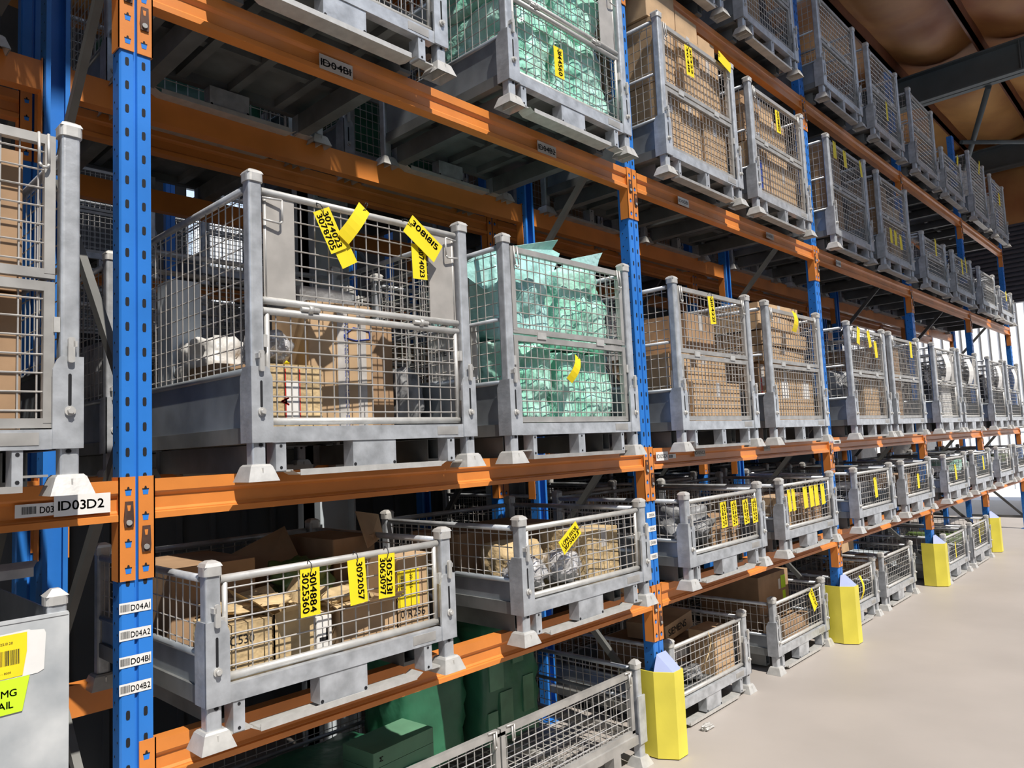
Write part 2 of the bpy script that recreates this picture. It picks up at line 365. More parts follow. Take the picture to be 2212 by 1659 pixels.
# column guards
def make_guard():
    r = empty('column_guard')
    pl = [(-.10, .10), (-.10, -.02), (-.045, -.115), (.045, -.115), (.10, -.02), (.10, .10)]
    inn = [(-.093, .10), (-.093, -.018), (-.041, -.108), (.041, -.108), (.093, -.018), (.093, .10)]
    MB().prism(pl+inn[::-1], 'z', .006, .45).build('guard_shell', YELLOW, r)
    a = MB(); top = [(-.045, -.012, .53), (.045, -.012, .53)]; rim = [(x, y, .447) for x, y in inn[1:5]]
    a.add(top+rim, [(0, 1, 4, 3), (0, 3, 2), (1, 5, 4)]); a.add([(x, y, z-.006) for x, y, z in top+rim], [(0, 1, 4, 3), (0, 3, 2), (1, 5, 4)])
    a.build('sloped_infill', LAVENDER, r)
    return r
g0 = make_guard()
for i in range(1, 5):
    g = g0 if i == 1 else copy_tree(g0); g.location = (i*P, 0, 0)
    tag(g, 'yellow steel guard at the foot of the %s blue upright' % UPN[i], 'column guard', 'yellow column guards')

# ------------------------------------------------------------------ stillages
def make_cage(kind, Wd=.950, D=.97, H=.98, gate='round', base='block', name='mesh_stillage', detail=2, zf=-.025):
    r = empty(name); ps = .046; low = H < .6
    for x in (0, Wd-ps):
        for y in (0, D-ps):
            MB().prism(rsq(x, y, x+ps, y+ps), 'z', .02, H-.035).build('post', GALV, r)
            MB().prism(rsq(x-.005, y-.005, x+ps+.005, y+ps+.005, .014), 'z', H-.045, H-.018).frust((x-.004, y-.004), (x+ps+.004, y+ps+.004), H-.018, (x+.001, y+.001), (x+ps-.001, y+ps-.001), H-.008).frust((x+.001, y+.001), (x+ps-.001, y+ps-.001), H-.008, (x+.012, y+.012), (x+ps-.012, y+ps-.012), H-.001).build('post_cap', CAST, r)
            f = MB(); e = .029; t = .004; cx, cy = x+ps/2, y+ps/2; hs = ps/2
            for k, (a, b) in enumerate((((hs+.013), (hs+e)), ((hs+.010), (hs+e-t)))):
                z1 = .022-k*.003; z0 = zf+k*.0
                f.add([(cx-a, cy-a, z1), (cx+a, cy-a, z1), (cx+a, cy+a, z1), (cx-a, cy+a, z1), (cx-b, cy-b, z0), (cx+b, cy-b, z0), (cx+b, cy+b, z0), (cx-b, cy+b, z0)],
                      [(0, 1, 5, 4), (1, 2, 6, 5), (2, 3, 7, 6), (3, 0, 4, 7), (0, 3, 2, 1)])
            f.frust((cx-hs-.013, cy-hs-.013), (cx+hs+.013, cy+hs+.013), .021, (cx-hs-.007, cy-hs-.007), (cx+hs+.007, cy+hs+.007), .028)
            f.box((cx-.002, cy-b*.9, zf+.002), (cx+.002, cy+b*.9, z1-.002)).build('foot', CAST, r)
    for s in (0, 1):                                  # sleeves round the front posts, with slot, bolt and pin
        fx = (lambda v: v) if s == 0 else (lambda v: Wd-v)
        q = [(-.006, .095), (.066, .095), (.066, .300), (.056, .325), (.048, .335), (-.006, .335)]
        a = MB().prism([(fx(u), w) for u, w in q], 'y', -.010, -.0005)
        a.prism([(-.010, .095), (.066, .095), (.066, .30), (.048, .335), (-.010, .335)], 'x', fx(-.006), fx(-.0005))
        a.prism(rsq(min(fx(.023), fx(.031)), .205, max(fx(.023), fx(.031)), .29, .0044), 'y', -.0108, -.006, 1)
        a.prism([(fx(.027)+.007*math.cos(k*math.pi/4), .088+.006*math.sin(k*math.pi/4)) for k in range(8)], 'y', -.0022, -.0005, 1)
        sl_ = a.build('sleeve', [GALV, BLACK], r)
        if detail > 1:
            MB().bar((fx(.027), -.010, .192), (fx(.027), -.016, .192), .013, 14).bar((fx(.027), -.016, .192), (fx(.027), -.026, .192), .008, 6).build('bolt', CAST, sl_)
            MB().prism(rsq(min(fx(.018), fx(.034)), .318, max(fx(.018), fx(.034)), .385, .006), 'y', -.022, -.013).box((min(fx(.013), fx(.022)), -.022, .36), (max(fx(.013), fx(.022)), 0, .375)).build('locking_pin', CAST, sl_)
    a = MB().box((.064, -.004, .094), (Wd-.064, .036, .145))
    a.build('front_rail', GALV, r)
    if detail > 1:
        MB().box((Wd-.20, -.0055, .105), (Wd-.095, -.004, .137)).build('maker_plate', GALV2, r)
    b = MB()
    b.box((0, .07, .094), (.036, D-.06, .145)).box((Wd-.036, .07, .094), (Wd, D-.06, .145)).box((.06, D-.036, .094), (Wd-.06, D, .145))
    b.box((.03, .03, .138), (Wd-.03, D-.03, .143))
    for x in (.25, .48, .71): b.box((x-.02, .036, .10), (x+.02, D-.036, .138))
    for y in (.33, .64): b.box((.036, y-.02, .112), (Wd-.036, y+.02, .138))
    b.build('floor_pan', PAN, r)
    legs = ((.096, .018), (.46, .092), (.82, .018)) if base == 'block' else ((.15, .012), (.48, .024), (.81, .012))
    for x, w in legs:
        for y in (0, D-.06):
            a = MB().box((x-w, y, .004), (x+w, y+.058, .094))
            if w < .03:
                for zz in (.083, .014): a.prism([(x+.005*math.cos(k*math.pi/4), zz+.005*math.sin(k*math.pi/4)) for k in range(8)], 'y', y-.0012, y, 1)
            else:
                for xx in (x-w+.008, x+w-.008): a.prism([(xx+.006*math.cos(k*math.pi/4), .012+.006*math.sin(k*math.pi/4)) for k in range(8)], 'y', y-.0012, y, 1)
            a.build('fork_block' if w > .05 else 'fork_leg', [GALV, BLACK], r)
    for y in (0, D-.06):
        a = MB()
        if base == 'block':
            a.box((.07, y+.004, .0), (.14, y+.055, .006)).box((Wd-.14, y+.004, .0), (Wd-.07, y+.055, .006))
            a.box((.16, y-.006, -.012), (Wd-.19, y+.07, -.006)).add([(.16, y-.006, -.012), (.13, y-.006, .004), (.13, y+.07, .004), (.16, y+.07, -.012)], [(0, 1, 2, 3)])
            a.add([(Wd-.19, y-.006, -.012), (Wd-.16, y-.006, .004), (Wd-.16, y+.07, .004), (Wd-.19, y+.07, -.012)], [(0, 1, 2, 3)])
            a.box((.16, y-.008, -.014), (Wd-.19, y-.005, .006))
        else:
            a.box((.07, y+.01, .024), (.15, y+.05, .03)).box((.81, y+.01, .024), (Wd-.07, y+.05, .03)).box((.138, y, -.012), (.822, y+.06, .004))
        a.build('skid', GALV2 if base == 'legs' else CAST, r)
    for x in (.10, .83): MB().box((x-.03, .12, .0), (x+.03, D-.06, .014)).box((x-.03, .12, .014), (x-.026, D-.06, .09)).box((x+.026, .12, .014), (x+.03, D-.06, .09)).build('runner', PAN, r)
    # side and back panels
    zt = H-.055 if low else H-.062
    zs = .235 if low else .325
    wr_ = .0024
    for x in (.012, Wd-.012):
        MB().bar((x, .055, zt), (x, D-.055, zt), .0125, 8).build('top_rail', GALV, r)
        a = MB().bar((x, .055, zs), (x, D-.055, zs), .0115, 8)
        a.box((x-.002, .06, .145), (x+.002, D-.06, zs))
        if not low and gate == 'square': MB().bar((x, .055, .60), (x, D-.055, .60), .009, 6).build('middle_rail', GALV, r)
        sp = a.build('side_panel', SHEET, r)
        MB().wires((x, .06, zs), (0, D-.12, 0), (0, 0, zt-zs), int((D-.12)/.05), max(2, int((zt-zs)/.05)), wr_).build('wire_mesh', WIRE, sp)
    MB().bar((.055, D-.012, zt), (Wd-.055, D-.012, zt), .0125, 8).build('top_rail', GALV, r)
    a = MB().bar((.055, D-.012, zs), (Wd-.055, D-.012, zs), .0115, 8).box((.06, D-.014, .145), (Wd-.06, D-.010, zs))
    sp = a.build('back_panel', SHEET, r)
    MB().wires((.06, D-.012, zs), (Wd-.12, 0, 0), (0, 0, zt-zs), int((Wd-.12)/.05), max(2, int((zt-zs)/.05)), wr_).build('wire_mesh', WIRE, sp)
    # gates
    yg = .024; xl, xr = .057, Wd-.057
    def frame(z0, z1, nm, plates=False):
        a = MB()
        if gate == 'round':
            a.bar((xl-.006, yg, z0), (xr+.006, yg, z0), .0125, 12).bar((xl-.006, yg, z1), (xr+.006, yg, z1), .0125, 12)
            for x in (xl+.010, xr-.010): a.bar((x, yg, z0), (x, yg, z1), .009 if not plates else .004, 8)
            i = .012
        else:
            for zz in (z0, z1): a.box((xl, yg-.011, zz-.0125), (xr, yg+.011, zz+.0125))
            for x in (xl+.0125, xr-.0125): a.box((x-.0125, yg-.012, z0), (x+.0125, yg+.012, z1))
            i = .014
        if plates:
            for u, w in ((xl+.002, xl+.115), (xr-.135, xr-.002)): a.box((u, yg-.002, z0), (w, yg+.001, z1), 1)
        g = a.build(nm, [GALV2 if gate == 'square' else CAST, PLATE], r)
        ma, mb_ = (xl+.115, xr-.135) if plates else (xl+.016, xr-.016)
        sp_ = .0535 if gate == 'round' else .043
        MB().wires((ma, yg, z0+i*.6), (mb_-ma, 0, 0), (0, 0, z1-z0-i*1.2), max(4, round((mb_-ma)/sp_)), max(3, round((z1-z0)/.0495)), .0026).build('wire_mesh', WIRE, g)
        return g
    if low:
        g = frame(.162, .449, 'front_gate')
    else:
        zm = .52 if H > .8 else .36
        g = frame(.162, zm, 'lower_gate'); u = frame(zm+.034, H-.064, 'upper_gate', gate == 'round' and H > .8)
        if detail > 1:
            for x in (.22, .70) if gate == 'round' else (.24, .68):
                if gate == 'round':
                    MB().bar((x-.035, yg-.012, zm+.017), (x+.035, yg-.012, zm+.017), .0085, 8).bar((x-.008, yg-.014, zm+.017), (x+.008, yg-.014, zm+.017), .0135, 10).build('hinge', CAST, u)
                else: MB().box((x-.03, yg-.016, zm+.004), (x+.03, yg-.010, zm+.034)).build('hinge', CAST, u)
            for x, s in ((xl+.03, 1), (xr-.03, -1)):
                z = H-.10
                if gate == 'round': pts = [(x-s*.035, yg-.010, z+.012), (x+s*.03, yg-.022, z+.012), (x+s*.03, yg-.022, z-.06), (x+s*.022, yg-.022, z-.068), (x-s*.035, yg-.016, z-.062)]
                else: pts = [(x-.010, yg-.014, z+.05), (x-.010, yg-.022, z-.035), (x-.005, yg-.024, z-.045), (x+.007, yg-.024, z-.045), (x+.012, yg-.022, z-.035), (x+.012, yg-.014, z+.05)]
                MB().path(pts, .0038, 6).build('latch', CAST, u)
    for z in ((.24, .40) if not low else (.30,)):
        for s, x in ((1, .046), (-1, Wd-.046)): MB().box((min(x, x+s*.014), .006, z), (max(x, x+s*.014), .02, z+.04)).build('gate_hook', CAST, r)
    return r
PROTO = {}
def proto(key):
    if key in PROTO: return copy_tree(PROTO[key]), False
    kw = dict(A=dict(kind='A'), B=dict(kind='B', gate='square', base='legs'), M=dict(kind='M', gate='square', base='legs', H=.63),
              L=dict(kind='L', H=.51), F=dict(kind='F', H=.51, zf=-.0245), T=dict(kind='T', H=1.03, gate='square'))[key]
    PROTO[key] = make_cage(**kw); return PROTO[key], True
CG = {}
SIDE = ('left-hand', 'right-hand')
LVN = ['floor row', 'lowest beam', 'second beam', 'third beam', 'top beam']
def zbase(l): return .025 if l == 0 else ZB[l-1]
def cage(cid, key, lvl, x1, desc, where, y0=-.15, group=None):
    o, _ = proto(key); o.location = (x1-.950, y0, zbase(lvl))
    tag(o, '%s stillage, %s' % (desc, where), 'stillage', group or ('tall mesh stillages' if key in 'ABMT' else 'low mesh stillages'))
    CG[cid] = (x1-.950, y0, zbase(lvl), where); return o
def wh(l, b, s): return '%s, %s bay, %s' % (LVN[l], ORD[b], ('left', 'right')[s])
#            id  type level right-edge description
rows = [('c21', 'A', 2, 1.238, 'tall tube-gated', 'with beige latch plates', 0, 0), ('c22', 'B', 2, 2.400, 'tall green-bag-filled', '', 0, 1),
 ('c23', 'B', 2, 3.789, 'tall half-empty', '', 1, 0), ('c24', 'B', 2, 4.987, 'unseen sun-blocking carton-filled', '', 1, 1), ('c25', 'B', 2, 6.542, 'tall three-tag', '', 2, 0), ('c26', 'B', 2, 7.644, 'tall one-tag', '', 2, 1),
 ('c27', 'A', 2, 9.125, 'tall paper-tagged', '', 3, 0), ('c28', 'A', 2, 10.21, 'tall paper-tagged', '', 3, 1), ('c29', 'A', 2, 11.84, 'tall paper-tagged', '', 4, 0), ('c30', 'A', 2, 12.98, 'tall paper-tagged', '', 4, 1),
 ('c31', 'A', 3, 1.162, 'tall cropped', '', 0, 0), ('c32', 'A', 3, 2.488, 'tall green-wrap-filled', '', 0, 1), ('c33', 'B', 3, 3.802, 'tall overfilled carton', '', 1, 0), ('c34', 'B', 3, 4.976, 'tall mixed-carton', '', 1, 1),
 ('c35', 'B', 3, 6.427, 'tall shaded', '', 2, 0), ('c36', 'B', 3, 7.71, 'tall brown-filled', '', 2, 1), ('c37', 'M', 3, 9.13, 'mid-height grey', '', 3, 0), ('c38', 'M', 3, 10.42, 'mid-height grey', '', 3, 1), ('c39', 'M', 3, 11.83, 'mid-height pale', '', 4, 0), ('c40', 'L', 3, 13.05, 'low pale', '', 4, 1),
 ('c41', 'B', 4, 3.73, 'tall cropped grey', '', 1, 0), ('c42', 'B', 4, 4.96, 'tall brown', '', 1, 1), ('c43', 'B', 4, 6.44, 'tall empty', '', 2, 0), ('c44', 'B', 4, 7.74, 'tall dark-meshed', '', 2, 1), ('c45', 'B', 4, 9.13, 'tall empty', '', 3, 0), ('c46', 'M', 4, 10.38, 'mid-height', '', 3, 1), ('c47', 'B', 4, 11.87, 'tall pale', '', 4, 0), ('c48', 'B', 4, 13.25, 'tall pale', '', 4, 1),
 ('c11', 'L', 1, 1.087, 'low three-tag', '', 0, 0), ('c12', 'L', 1, 2.424, 'low one-tag', '', 0, 1), ('c13', 'L', 1, 3.77, 'low four-tag', '', 1, 0), ('c14', 'L', 1, 5.008, 'low six-tag', '', 1, 1), ('c15', 'L', 1, 6.43, 'low', '', 2, 0), ('c16', 'L', 1, 7.68, 'low', '', 2, 1),
 ('c17', 'L', 1, 9.17, 'low', '', 3, 0), ('c18', 'L', 1, 10.44, 'low', '', 3, 1), ('c19', 'L', 1, 11.83, 'low', '', 4, 0), ('c1a', 'L', 1, 13.05, 'low', '', 4, 1)]
for cid, k, l, x1, d, ex, b, s in rows: cage(cid, k, l, x1, d, wh(l, b, s))
cage('c02', 'F', 0, 3.87, 'low untagged', 'floor row, behind the nearest yellow guard', .07)
cage('c03', 'F', 0, 5.24, 'low one-tag', 'floor row, left of the second yellow guard', .07)
cage('c04', 'F', 0, 6.45, 'low dusty', 'floor row, just past second yellow guard', .07)
cage('c05', 'F', 0, 7.60, 'low dusty', 'floor row, left of third yellow guard', .07)
cage('c06', 'F', 0, 9.17, 'low bright-posted', 'floor row, just past third yellow guard', -.08)
cage('c07', 'F', 0, 10.33, 'low bright-posted', 'floor row, left of farthest yellow guard', -.08)
cage('c20', 'B', 2, -.193, 'tall cropped carton-filled', 'second beam, left of nearest upright', -.15)
cage('c3z', 'B', 3, -.193, 'tall green-filled', 'third beam, left of nearest upright', -.15)
cage('sunblock_l', 'B', 4, 1.16, 'unseen sun-blocking carton-filled', wh(4, 0, 0)); cage('sunblock_r', 'B', 4, 2.49, 'unseen sun-blocking carton-filled', wh(4, 0, 1))  # both stand above the view, added to block sun from the rear rack
# second-row stillages seen through the front ones
for i, (key, l, b, s) in enumerate([('A', 2, 0, 0), ('B', 2, 0, 1), ('B', 2, 1, 0), ('B', 2, 1, 1), ('B', 2, 2, 0), ('B', 2, 2, 1), ('A', 3, 0, 0), ('B', 3, 0, 1), ('B', 3, 1, 0), ('B', 3, 1, 1), ('B', 3, 2, 0), ('B', 3, 2, 1), ('B', 3, -1, 1), ('L', 1, 1, 0), ('L', 1, 1, 1), ('L', 1, 2, 0), ('L', 1, 2, 1), ('L', 0, 1, 0), ('L', 0, 1, 1)]):
    x1 = b*P+(1.22 if s == 0 else 2.45)
    w_ = wh(l, b, s) if b >= 0 else 'third beam, left of nearest upright'
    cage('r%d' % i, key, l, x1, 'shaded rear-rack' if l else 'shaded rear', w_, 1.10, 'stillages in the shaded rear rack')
for i, (x_, z_) in enumerate(((.55, 2.34), (1.9, 2.34), (3.3, 2.34), (3.3, 3.44), (1.9, 3.44))):
    o_, _ = proto('B'); o_.location = (x_-.95, 4.85, z_)
    tag(o_, 'sunlit stillage in the far row behind the nearest bay, %s' % ('lower left', 'lower middle', 'lower right', 'upper right', 'upper left')[i], 'stillage', 'stillages in the far row')
if True:
    for l in (1,):
        for b in (1, 2):
            beam(bm1, (b*P, 1.14, ZC[0]), 'shaded orange front beam of the rear rack, lowest level, %s' % bayname(b), 'shaded orange beams of the rear rack')

tag(MB().box((-1.0, .10, 1.385), (-.235, .125, 1.41)).add([(-1.0, .10, 1.41), (-.235, .10, 1.41), (-.215, .14, 1.425), (-1.0, .14, 1.425)], [(0, 1, 2, 3)]).build('steel_rail', CAST), 'bent pale steel rail lying across the solid-sided steel box', 'rail')
# the long low stillage at the very front of the floor row
def long_cage():
    r = empty('long_mesh_stillage', (.42, .0, .025)); Wd = 2.10; D = .97; H = .51; ps = .046
    for x in (0, Wd-ps):
        for y in (0, D-ps):
            MB().prism(rsq(x, y, x+ps, y+ps), 'z', -.02, H-.035).build('post', GALV, r)
            MB().prism(rsq(x-.004, y-.004, x+ps+.004, y+ps+.004, .014), 'z', H-.045, H-.02).frust((x-.003, y-.003), (x+ps+.003, y+ps+.003), H-.02, (x+.012, y+.012), (x+ps-.012, y+ps-.012), H).build('post_cap', CAST, r)
            MB().frust((x-.028, y-.028), (x+ps+.028, y+ps+.028), -.0245, (x-.012, y-.003), (x+ps+.012, y+ps+.012), .022).build('foot', CAST, r)
    yg = .024
    for x0, x1 in ((.066, 1.045), (1.055, Wd-.066)):
        a = MB()
        for z in (.150, .445): a.box((x0, yg-.012, z-.014), (x1, yg+.012, z+.014))
        for x in (x0+.013, x1-.013): a.box((x-.013, yg-.012, .15), (x+.013, yg+.012, .445))
        g = a.build('front_gate', GALV2, r)
        MB().wires((x0+.02, yg, .16), (x1-x0-.04, 0, 0), (0, 0, .28), round((x1-x0)/.05), 6, .0026).build('wire_mesh', WIRE, g)
        for x in (x0+.05, x1-.05): MB().path([(x-.02, yg-.014, .462), (x+.025, yg-.018, .462), (x+.025, yg-.02, .40), (x+.012, yg-.02, .395), (x+.012, yg-.018, .455)], .0042, 6).build('latch', CAST, g)
    a = MB().box((.058, 0, .094), (Wd-.058, .03, .138)).box((.058, D-.03, .094), (Wd-.058, D, .138)).box((0, .06, .094), (.03, D-.06, .138)).box((Wd-.03, .06, .094), (Wd, D-.06, .138))
    a.build('base_rail', GALV2, r)
    MB().wires((.03, .03, .125), (Wd-.06, 0, 0), (0, D-.06, 0), 40, 18, .003).build('wire_floor', WIRE, r)
    for x in (.5, 1.05, 1.6): MB().box((x-.02, .03, .10), (x+.02, D-.03, .12)).build('floor_bearer', GALV2, r)
    for x in (.012, Wd-.012):
        s_ = MB().bar((x, .05, .455), (x, D-.05, .455), .012, 8).bar((x, .05, .30), (x, D-.05, .30), .010, 8).build('side_panel', SHEET, r)
        MB().wires((x, .06, .15), (0, D-.12, 0), (0, 0, .30), 17, 6, .0024).build('wire_mesh', WIRE, s_)
    s_ = MB().bar((.05, D-.012, .455), (Wd-.05, D-.012, .455), .012, 8).bar((.05, D-.012, .30), (Wd-.05, D-.012, .30), .010, 8).build('back_panel', SHEET, r)
    MB().wires((.06, D-.012, .15), (Wd-.12, 0, 0), (0, 0, .30), 40, 6, .0024).build('wire_mesh', WIRE, s_)
    for x in (.25, 1.05, 1.85): MB().box((x-.03, 0, -.02), (x+.03, .06, .094)).build('fork_leg', GALV2, r)
    for x in (.0, Wd-ps):
        MB().box((x-.008, -.009, .09), (x+ps+.008, -.0005, .33)).build('sleeve', GALV, r)
    tag(r, 'long low square-tubed mesh stillage on the floor, cropped by the bottom edge', 'stillage', 'low mesh stillages')
long_cage()

# solid sheet steel box on the left
def steel_box():
    r = empty('steel_box_stillage', (-1.172, -.15, ZB[0]-.02)); Wd = .954; D = .97; H = .515; ps = .046
    for x in (0, Wd-ps):
        for y in (0, D-ps):
            MB().prism(rsq(x, y+.006, x+ps, y+ps+.006), 'z', -.02, H-.03).build('post', GALV, r)
            y_ = y+.006
            MB().prism(rsq(x-.004, y_-.004, x+ps+.004, y_+ps+.004, .016), 'z', H-.04, H-.018).frust((x-.003, y_-.003), (x+ps+.003, y_+ps+.003), H-.018, (x+.014, y_+.014), (x+ps-.014, y_+ps-.014), H).build('post_cap', CAST, r)
    a = MB().box((.0, 0, -.03), (Wd+.002, .005, H-.062)).box((.0, -.002, H-.066), (Wd-.0, .010, H-.058)); a.build('front_sheet', mat('mottled_galvanised_sheet', (0.36, 0.38, 0.39), 0.45, 0.1, 0, 7, 0.03, 20, c2=(0.60, 0.61, 0.60)), r)
    MB().box((0, .06, 0), (.005, D-.06, H-.07)).build('side_sheet', SHEET, r); MB().box((Wd-.005, .06, 0), (Wd, D-.06, H-.07)).build('side_sheet', SHEET, r)
    MB().box((.05, D-.01, 0), (Wd-.05, D-.004, H-.07)).build('back_sheet', SHEET, r); MB().box((.0, .0, .02), (Wd, D, .026)).build('floor_pan', GALV2, r)
    tag(r, 'grey solid-sided steel stillage box with yellow labels, left of the nearest upright', 'stillage', 'low mesh stillages'); return r
sb = steel_box()
yl = -.1515
def sticker(name, pts, y, m, label, cat, par=None, dy=-.0008, extra=None, mats=None, group=None):
    mb = MB(); mb.add([(x, y, z) for x, z in pts], [tuple(range(len(pts)))]); mb.add([(x, y+.0006, z) for x, z in pts], [tuple(range(len(pts)))[::-1]])
    o = mb.build(name, m, par)
    if label: tag(o, label, cat, group)
    if extra:
        e = MB(); extra(e, y+dy); e.build('printing', mats or INK, o)
    return o
sticker('paper_label', [(-.37, 1.287), (-.305, 1.290), (-.30, 1.287), (-.272, 1.284), (-.268, 1.274), (-.272, 1.187), (-.285, 1.181), (-.31, 1.180), (-.37, 1.180)], yl, PAPER, 'torn white paper label on the steel box, under the yellow label', 'label')
def pr1(e, y):
    bars(e, (-.45, y, 1.213), (1, 0, 0), (0, 0, 1), .128, .035, 34)
    write(e, '7  25.10.20', (-.375, y, 1.262), (1, 0, 0), (0, 0, 1), .006); write(e, '3106 - 8000', (-.375, y, 1.193), (1, 0, 0), (0, 0, 1), .005)
sticker('yellow_label', [(-.47, 1.283), (-.309, 1.285), (-.309, 1.24), (-.318, 1.183), (-.47, 1.180)], yl-.001, TAG, 'yellow barcode label stuck on the steel box', 'label', extra=pr1)
def pr2(e, y):
    write(e, 'FMG', (-.373, y, 1.139), (1, 0, 0), (0, 0, 1), .017, bold=.02); write(e, 'AIL', (-.369, y, 1.112), (1, 0, 0), (0, 0, 1), .017, bold=.02)
sticker('neon_label', [(-.47, 1.180), (-.303, 1.180), (-.318, 1.099), (-.47, 1.097)], yl-.002, NEON, 'neon yellow-green label below the barcode label on the steel box', 'label', extra=pr2)

# ------------------------------------------------------------------ goods
def carton(mb_m, w, d, h, flaps=False, tape=True, name='cardboard_box'):
    o = MB(); t = .004
    if flaps:
        for a, b in (((0, 0, 0), (w, t, h)), ((0, d-t, 0), (w, d, h)), ((0, 0, 0), (t, d, h)), ((w-t, 0, 0), (w, d, h)), ((0, 0, 0), (w, d, t))): o.box(a, b)
        for sgn, y in ((-1, 0), (1, d)):
            o.add([(0, y, h), (w, y, h), (w-.01, y+sgn*.07, h+.045), (.01, y+sgn*.08, h+.03)], [(0, 1, 2, 3)])
        for sgn, x in ((-1, 0), (1, w)):
            o.add([(x, 0, h), (x, d, h), (x+sgn*.05, d, h+.07), (x+sgn*.06, 0, h+.05)], [(0, 1, 2, 3)])
    else:
        b = .003
        o.prism(rsq(0, 0, w, d, .005, 2), 'z', 0, h)
    r = o.build(name, mb_m)
    if tape and not flaps:
        MB().box((w*.5-.022, -.0008, h*.62), (w*.5+.022, 0, h)).box((w*.5-.022, -.0008, h), (w*.5+.022, d, h+.0008)).build('tape', TAPE, r)
    return r
def put(cid, kind, m, box, label=None, cat='box', rz=0, tilt=0, group=None, **kw):
    X, Y, Z, whr = CG[cid]; x, y, z, w, d, h = box
    if kind == 'box': o = carton(m, w, d, h, **kw)
    o.location = (X+x, Y+y, Z+z+.145); o.rotation_euler = (tilt, 0, rz)
    tag(o, label, cat, group); return o
def lump(name, loc, size, m, seed=0, amp=.12, sub=4, sharp=1.0, boxy=.55):
    bm = bmesh.new(); bmesh.ops.create_icosphere(bm, subdivisions=sub, radius=1)
    for v in bm.verts:
        p = v.co.copy(); mx = max(abs(p.x), abs(p.y), abs(p.z)); q = p.lerp(p/mx, boxy)
        n = noise.noise(p*1.7+Vector((seed*3.1, seed, 0)))+.5*noise.noise(p*4.3+Vector((seed, 0, seed)))+.25*abs(noise.noise(p*9+Vector((0, seed, seed))))*sharp
        q *= 1+amp*n
        v.co = Vector((q.x*size[0]/2, q.y*size[1]/2, q.z*size[2]/2))
    for k_ in range(3):
        lo = min(v.co[k_] for v in bm.verts); hi = max(v.co[k_] for v in bm.verts); c_ = (lo+hi)/2; f_ = size[k_]/(hi-lo)
        for v in bm.verts: v.co[k_] = (v.co[k_]-c_)*f_
    zmin = min(v.co.z for v in bm.verts)
    for v in bm.verts: v.co.z -= zmin
    for f in bm.faces: f.smooth = True
    me = bpy.data.meshes.new(name); bm.to_mesh(me); bm.free(); me.materials.append(m)
    o = bpy.data.objects.new(name, me); COL.objects.link(o); o.location = loc; return o
def put_lump(cid, name, m, box, label, cat, seed, group=None, **kw):
    X, Y, Z, whr = CG[cid]; x, y, z, w, d, h = box
    return tag(lump(name, (X+x+w/2, Y+y+d/2, Z+.145+z), (w, d, h), m, seed, **kw), label, cat, group)
def flap_sheet(name, m, pts, label, cat, loc=(0, 0, 0), th=.004):
    mb = MB(); n = len(pts); v = [Vector(p) for p in pts]; nn = (v[1]-v[0]).cross(v[2]-v[0]).normalized()*th
    mb.add([*v, *[p+nn for p in v]], [tuple(range(n))[::-1], tuple(range(n, 2*n))]+[(i, (i+1) % n, n+(i+1) % n, n+i) for i in range(n)])
    return tag(mb.build(name, m, None, loc), label, cat)
def wl(c): return CG[c][3]

# --- c21, the tube-gated stillage
G = None
o = put('c21', 'box', CRUMP, (.09, .10, 0, .225, .24, .215), 'crumpled tan carton with a red and white stripe, bottom left of the tube-gated stillage', tape=False)
MB().box((.085, -.001, .01), (.135, .0, .16)).build('white_strip', PAPER, o)
e = MB().box((.08, -.0016, .01), (.084, -.001, .20)).box((.134, -.0016, .01), (.138, -.001, .20)); write(e, 'A', (.095, -.0016, .075), (0, 0, 1), (-1, 0, 0), .03, bold=.05); e.build('red_print', RED, o)
o = put('c21', 'box', KRAFT, (.335, .22, 0, .27, .30, .475), 'tall brown carton taped with printed tape, middle of the tube-gated stillage', rz=-.06, tape=False)
e = MB().box((.12, -.0012, 0), (.165, 0, .44)).box((.205, -.0012, 0), (.245, 0, .44)); e.build('tape', TAPE, o)
e = MB()
for k in range(5): write(e, 'NELCO', (.15, -.002, .40-.085*k), (0, 0, -1), (1, 0, 0), .016)
e.build('tape_printing', BLUEP, o)
e = MB(); q = [(.15, .355), (.19, .385), (.26, .375), (.262, .345), (.20, .335), (.15, .345)]
for a, b in zip(q, q[1:]+q[:1]): e.bar((a[0], -.002, a[1]), (b[0], -.002, b[1]), .003, 4)
e.build('blue_mark', BLUEP, o)
put_lump('c21', 'foil_bag', SILVER, (.08, .12, .216, .17, .17, .13), 'crinkled silver foil bag lying on the crumpled tan carton', 'bag', 3, amp=.3, boxy=.2)
put_lump('c21', 'yellow_bag', TAG, (.15, .26, .216, .15, .10, .07), 'small yellow plastic bag behind the crinkled silver foil bag', 'bag', 8, amp=.3)
put('c21', 'box', KRAFT2, (.62, .26, 0, .13, .26, .43), 'narrow dark brown carton right of the taped carton in the tube-gated stillage', tape=False)
put('c21', 'box', KRAFT2, (.08, .42, 0, .24, .30, .25), 'dark brown carton behind the crumpled tan carton', tape=False)
put_lump('c21', 'white_bag', WHITEBAG, (.06, .50, .16, .26, .3, .24), 'off-white crumpled plastic sack behind the silver foil bag', 'bag', 5, amp=.3)
put_lump('c21', 'parts_bag', GREYBAG, (.76, .2, 0, .13, .3, .26), 'dark grey bagged parts at the right end of the tube-gated stillage', 'bag', 9, amp=.3)
put('c21', 'box', GREYBAG, (.52, .58, 0, .26, .28, .62), 'dark grey square container at the back of the tube-gated stillage', 'container', tape=False)
put_lump('c21', 'green_parcel', GREENBAG, (.80, .55, .32, .1, .12, .1), 'small bright green parcel at the back right of the tube-gated stillage', 'parcel', 2)
put('c21', 'box', COLM, (.06, .76, .12, .12, .14, .5), 'upright pale panel in the back left corner of the tube-gated stillage', 'panel', tape=False, name='pale_panel')
